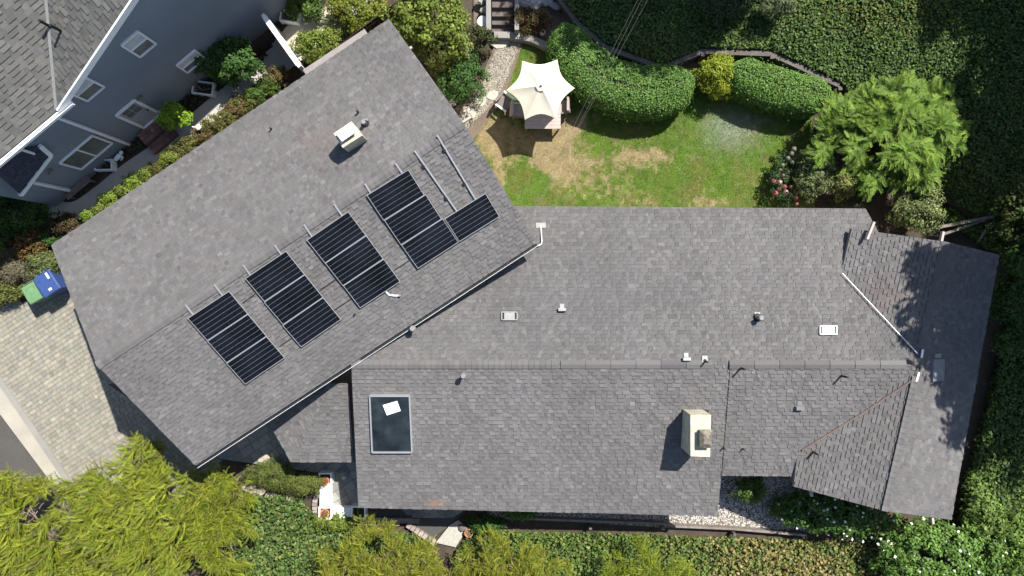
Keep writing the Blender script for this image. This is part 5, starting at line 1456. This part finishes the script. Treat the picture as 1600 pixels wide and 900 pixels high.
# driveway corner shrubs
broad('dark_shrub', 'dark green bush at the left edge below the porch roof', 'bush', 12, 335, .9, 1.3, 1.1, .9, 150, 45, .12, [(.045, .09, .018), (.035, .07, .016), (.065, .11, .022)], cr=.28)
broad('rust_shrub', 'rust-orange bush at the left edge above the bins', 'bush', 48, 385, .7, .75, .6, .6, 80, 45, .10, [(.15, .075, .025), (.09, .075, .025), (.20, .10, .035), (.06, .06, .02)], cr=.2)
broad('rust_shrub', 'dark red-brown bush near the roof corner by the path', 'bush', 102, 352, .6, .6, .4, .5, 60, 45, .09, [(.07, .04, .022), (.09, .05, .025), (.045, .055, .02)], cr=.18)
broad('yellow_shrub', 'yellow-green bush at the left edge beside the rust-orange one', 'bush', 4, 392, .6, .5, .5, .5, 50, 45, .10, YG, cr=.2)
broad('grey_shrub', 'grey-brown straggly bush above the green bin', 'bush', 25, 418, .7, .85, .6, .55, 90, 45, .13, [(.17, .15, .10), (.13, .125, .07), (.21, .18, .12)], wd=.16, cr=.25)
broad('olive_shrub', 'olive green bush between the blue bin and the roof corner', 'bush', 72, 413, .7, .7, .5, .55, 80, 45, .10, [(.10, .125, .04), (.08, .105, .03), (.14, .155, .06)], cr=.2)
broad('olive_shrub', 'olive and yellow bush at the left edge beside the driveway', 'bush', 10, 455, .5, .7, .45, .5, 70, 45, .10, [(.12, .135, .035), (.16, .16, .05), (.08, .10, .025)], cr=.2)
broad('dark_shrub', 'dark leafy plant with pale flecks under the roof corner', 'bush', 78, 372, .5, .5, .4, .4, 45, 40, .10, DG, cr=.18, flowers=(8, .08, FL))

# -- trees at the right edge and the tall trees whose shade falls across roof and slope
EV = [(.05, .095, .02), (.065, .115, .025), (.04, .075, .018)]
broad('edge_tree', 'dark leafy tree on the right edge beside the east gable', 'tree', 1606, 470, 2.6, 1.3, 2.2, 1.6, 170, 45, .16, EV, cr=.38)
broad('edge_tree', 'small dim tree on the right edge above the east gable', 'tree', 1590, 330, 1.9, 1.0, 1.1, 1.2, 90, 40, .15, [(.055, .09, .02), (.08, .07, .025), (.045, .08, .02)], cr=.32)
def shade(label, loc, r, nc, npc=42, ln=.34, cr=.6, ground=0., inner=.45):
    broad('tall_tree', label, 'tree', 0, 0, 0, *r, nc, npc, ln, EV, cr=cr, loc=loc, ground=ground, zmin=-.8, inner=inner, group='tall trees standing outside the picture')
shade('tall tree beyond the right edge that shades the east gable', (21.8, 2.6, 11), (3.8, 4.1, 2.4), 850, ln=.42, inner=.65)
shade('tall tree beyond the upper right corner shading the ivy', (24.6, 11.6, 10), (3.4, 4.6, 2.6), 330, ln=.4, inner=.5)
shade('tall tree beyond the top edge above the right part of the ivy slope', (22.2, 18.6, 11), (3.4, 3.0, 2.6), 200, ln=.38)
shade('tall tree beyond the top edge above the retaining wall', (9.2, 17.2, 10), (5.0, 2.9, 2.4), 330, ln=.38)

# ------------------------------------------------------------------ white corner bench with planters, edging, pots
ZB = .5
wb = thing('corner_bench', 'white L-shaped corner bench with built-in planter boxes at the entry', 'bench', Vector((*P(509, 800, ZB)[:2], .06)))
def bb(x0, y0, x1, y1, z=ZB):
    a, c = P(x0, y1, z), P(x1, y0, z); return a.x, c.x, a.y, c.y
def planter(x0, y0, x1, y1):
    X0, X1, Y0, Y1 = bb(x0, y0, x1, y1); t = .06
    for q in ((X0, X1, Y0, Y0 + t), (X0, X1, Y1 - t, Y1), (X0, X0 + t, Y0 + t + .002, Y1 - t - .002), (X1 - t, X1, Y0 + t + .002, Y1 - t - .002)):
        MB().box(*q, .07, ZB + .04).build('planter_side', M['white'], wb)
    MB().box(X0 + t + .003, X1 - t - .003, Y0 + t + .003, Y1 - t - .003, .1, ZB - .14).build('planter_soil', M['soil'], wb)
    return (X0 + X1) / 2, (Y0 + Y1) / 2
pA = planter(498, 738.5, 518.5, 758)
pB = planter(498, 791.5, 519, 811)
pC = planter(549, 790.5, 571.5, 811)
for (x0, y0, x1, y1, vert) in ((499.5, 758.4, 517, 791, True), (519.4, 793, 548.6, 809.5, False)):
    X0, X1, Y0, Y1 = bb(x0, y0, x1, y1)
    for k in range(4):
        if vert: MB().box(X0 + (X1 - X0) * k / 4, X0 + (X1 - X0) * (k + 1) / 4 - .006, Y0, Y1, ZB - .05, ZB).build('seat_slat', M['white'], wb)
        else: MB().box(X0, X1, Y0 + (Y1 - Y0) * k / 4, Y0 + (Y1 - Y0) * (k + 1) / 4 - .006, ZB - .05, ZB).build('seat_slat', M['white'], wb)
    MB().box(X0 + .03, X1 - .03, Y0 + .03, Y1 - .03, .07, ZB - .06).build('seat_base', M['white'], wb)
def potted(x, y, z, lab, cols, name, flowers=None):
    r = thing(name, lab, 'plant', (x, y, z))
    MB().lathe((x, y, z), [(.12, 0), (.17, .2), (.19, .22), (.19, .25), (.15, .25), (.14, .2), (.01, .19)], 18).build('pot', M['terracotta'], r)
    n = 170; d = rand_dirs(n, 0); n = len(d)
    pos = np.array([x, y, z + .24]) + d * rng.uniform(.05, .16, (n, 1))
    nor = nrm(d + rng.standard_normal((n, 3)) * .4 + np.array([0, 0, .5]))
    quads_mesh('leaves', leaf_quads(pos, nrm(np.cross(nor, rng.standard_normal((n, 3)))), nor, .07, .04), mixcol(cols, n, .2), M['leaf'], r)
potted(pA[0], pA[1] - .06, .36, 'red and green potted plant in the upper bench planter', [(.32, .07, .03), (.08, .14, .03), (.36, .12, .05)], 'potted_flower')
potted(pB[0], pB[1], .36, 'dry brown potted plant in the corner bench planter', [(.22, .11, .05), (.16, .09, .05), (.25, .16, .08)], 'potted_flower')
n = 260; q = np.stack([rng.uniform(pC[0] - .2, pC[0] + .2, n), rng.uniform(pC[1] - .18, pC[1] + .18, n), rng.uniform(.36, .5, n)], 1)
nor = nrm(rng.standard_normal((n, 3)) * .5 + np.array([0, 0, 1]))
pl_ = thing('planter_greenery', 'dark low greenery filling the right bench planter', 'plant', (pC[0], pC[1], .36))
quads_mesh('leaves', leaf_quads(q, nrm(np.cross(nor, rng.standard_normal((n, 3)))), nor, .09, .06), mixcol([(.03, .05, .02), (.045, .06, .02)], n, .2), M['leaf'], pl_)
# blocks of the low stone edging round the bench and terrace
se = thing('stone_edging', 'low edging of grey-pink stone blocks round bench and terrace', 'edging', P(560, 815, 0))
el_ = smooth_line([P(500, 768, .2)[:2], P(493, 780, .2)[:2], P(492, 797, .2)[:2], P(498, 812, .2)[:2]], 3)
el2 = [P(505 + 12 * k, 815.5 + .15 * k, .2)[:2] for k in range(11)]
el3 = [P(636 + 6.2 * k, 819.5 + 4.2 * k, .2)[:2] for k in range(8)]
for ln_ in (el_, el2, el3):
    for p, q_ in zip(ln_[:-1], ln_[1:]):
        p, q_ = Vector((p[0], p[1], .13)), Vector((q_[0], q_[1], .13)); dv = (q_ - p).normalized() * .012
        MB().beam(p + dv, q_ - dv, .2, .22 + random.uniform(-.02, .03), col=tuple(mixcol([(.25, .20, .18), (.20, .17, .155), (.29, .24, .21)], 1, .1)[0])).build('block', M['stone'], se)
# timber edging along the gravel strip
te = thing('timber_edging', 'low timber edging wall between gravel strip and ivy bank', 'edging', P(980, 822, 0))
tl = [P(575, 812, .3), P(655, 814, .3), P(705, 806, .3), P(790, 809, .3), P(922, 814, .3), P(1032, 818, .3), P(1055, 822, .3), P(1145, 826, .3), P(1260, 836, .3)]
for p, q_ in zip(tl[3:-1], tl[4:]):
    for z_ in (.1, .27): MB().beam(Vector((p.x, p.y, z_)), Vector((q_.x, q_.y, z_)), .09, .16).build('timber', M['greywood'], te)
for px in (790, 921, 1033, 1143): MB().beam(P(px, 815 if px < 900 else 820 if px < 1100 else 830, 0), P(px, 815 if px < 900 else 820 if px < 1100 else 830, 0) + Vector((0, 0, .42)), .12, .12, up=(1, 0, 0)).build('post', M['wood'], te)
for p, q_ in ((tl[0], tl[1]), ): MB().beam(Vector((p.x, p.y, .3)), Vector((q_.x, q_.y, .3)), .2, .1).build('timber', M['greywood'], te)
r = thing('terracotta_pot', 'empty terracotta pot standing below the main roof edge', 'pot', P(733, 829, 0))
MB().lathe(P(733, 829, .02), [(.1, 0), (.15, .26), (.18, .27), (.18, .33), (.15, .33), (.12, .12), (.01, .11)], 20).build('pot', M['terracotta'], r)
MB().lathe(P(733, 829, .02) + Vector((0, 0, .2)), [(.125, 0), (.125, .02), (.01, .025)], 16).build('potting_soil', M['mulch'], r)
rock(722, 824, .05, .17, 'dark brown rock beside the terracotta pot', (.13, .105, .09))
sheet('speckled_slab', pxpoly([(681, 847), (703, 820), (716, 812), (732, 824), (712, 854)]), .07, mat('speckled_white_gravel', (.34, .32, .28), .9, noise=.25, nscale=22, bump=.5, bscale=30), thick=.06)
r = thing('garden_lantern', 'small white lantern on the shaded slate terrace', 'lantern', P(538, 745, .09))
MB().lathe(P(538, 745, .09), [(.08, 0), (.08, .14), (.05, .2), (.01, .28)], 6).build('body', M['white'], r)
MB().tube([P(538, 745, .36), P(538, 745, .42)], .012, 6).build('handle', M['white'], r)
# flat stones in front of the junipers
for i, (px, py, rr) in enumerate(((400, 770, .38), (424, 776, .34), (450, 781, .42), (388, 762, .3), (413, 716, .36))):
    c = P(px, py, .1); n = 8; b = MB(); ra = [rr * random.uniform(.7, 1.1) for _ in range(n)]
    b.prism([(c.x + ra[k] * math.cos(.785 * k), c.y + .6 * ra[k] * math.sin(.785 * k), -.02) for k in range(n)], [(c.x + .92 * ra[k] * math.cos(.785 * k), c.y + .55 * ra[k] * math.sin(.785 * k), .14) for k in range(n)], (.36, .31, .24))
    b.build('flat_stone', M['stone'], at=Vector((c.x, c.y, 0)), label=['pale flat stone below the upper juniper', 'pale flat stone between the two junipers', 'pale flat stone below the juniper by the bench', 'pale flat stone at the edge of the lime tree', 'tan stone above the upper juniper near the entry roof'][i], cat='stone', group='pale stones in the entry bed')
# broken planks leaning by the east gable
for i, (a, c, z0, z1, wd_) in enumerate((((1462, 356), (1552, 338), .9, 1.0, .12), ((1474, 366), (1540, 343), .7, .95, .1), ((1528, 378), (1546, 350), .5, .9, .09))):
    MB().beam(P(*a, z0), P(*c, z1), wd_, .04).build('loose_plank', M['greywood'], at=P(*a, z0), label=['long grey plank by the corner of the east gable, upper one', 'long grey plank by the corner of the east gable, lower one', 'short dark plank lying right of the long grey planks'][i], cat='plank', group='loose planks beyond the east gable')
# overhead service cables
for i, (ax_, bx2, sag) in enumerate((((829, 330), (1000, -8), .25), ((835, 334), (1006, -8), .2), ((826, 345), (1022, -20), .3))):
    p, q_ = P(*ax_, 4.6), P(*bx2, 7.5)
    q_ = q_ + (q_ - p) * .6
    pts = [p.lerp(q_, t) - Vector((0, 0, sag * 4 * t * (1 - t))) for t in np.linspace(0, 1, 14)]
    MB().tube(pts, .003, 5).build('overhead_cable', M['cable'], at=p, label=['left one of the thin overhead cables crossing the lawn', 'middle one of the thin overhead cables crossing the lawn', 'right one of the thin overhead cables crossing the lawn'][i], cat='cable', group='overhead service cables')
shade('tall tree beyond the right edge shading the ground beside the gable', (26.0, 3.6, 11), (3.0, 4.6, 2.4), 420, ln=.42, inner=.6)
lime('lime green feathery tree at the very bottom between the two big ones', 140, 905, 1.7, 1.7, 1.1, 1.2, 120, (-.45, -.4, .1), [], .8)
lime('low yellow-green feathery tree in front of the speckled slab', 700, 912, 1.7, 1.5, 1.15, 1.0, 110, (.05, .2, .1), [], .48, YL)
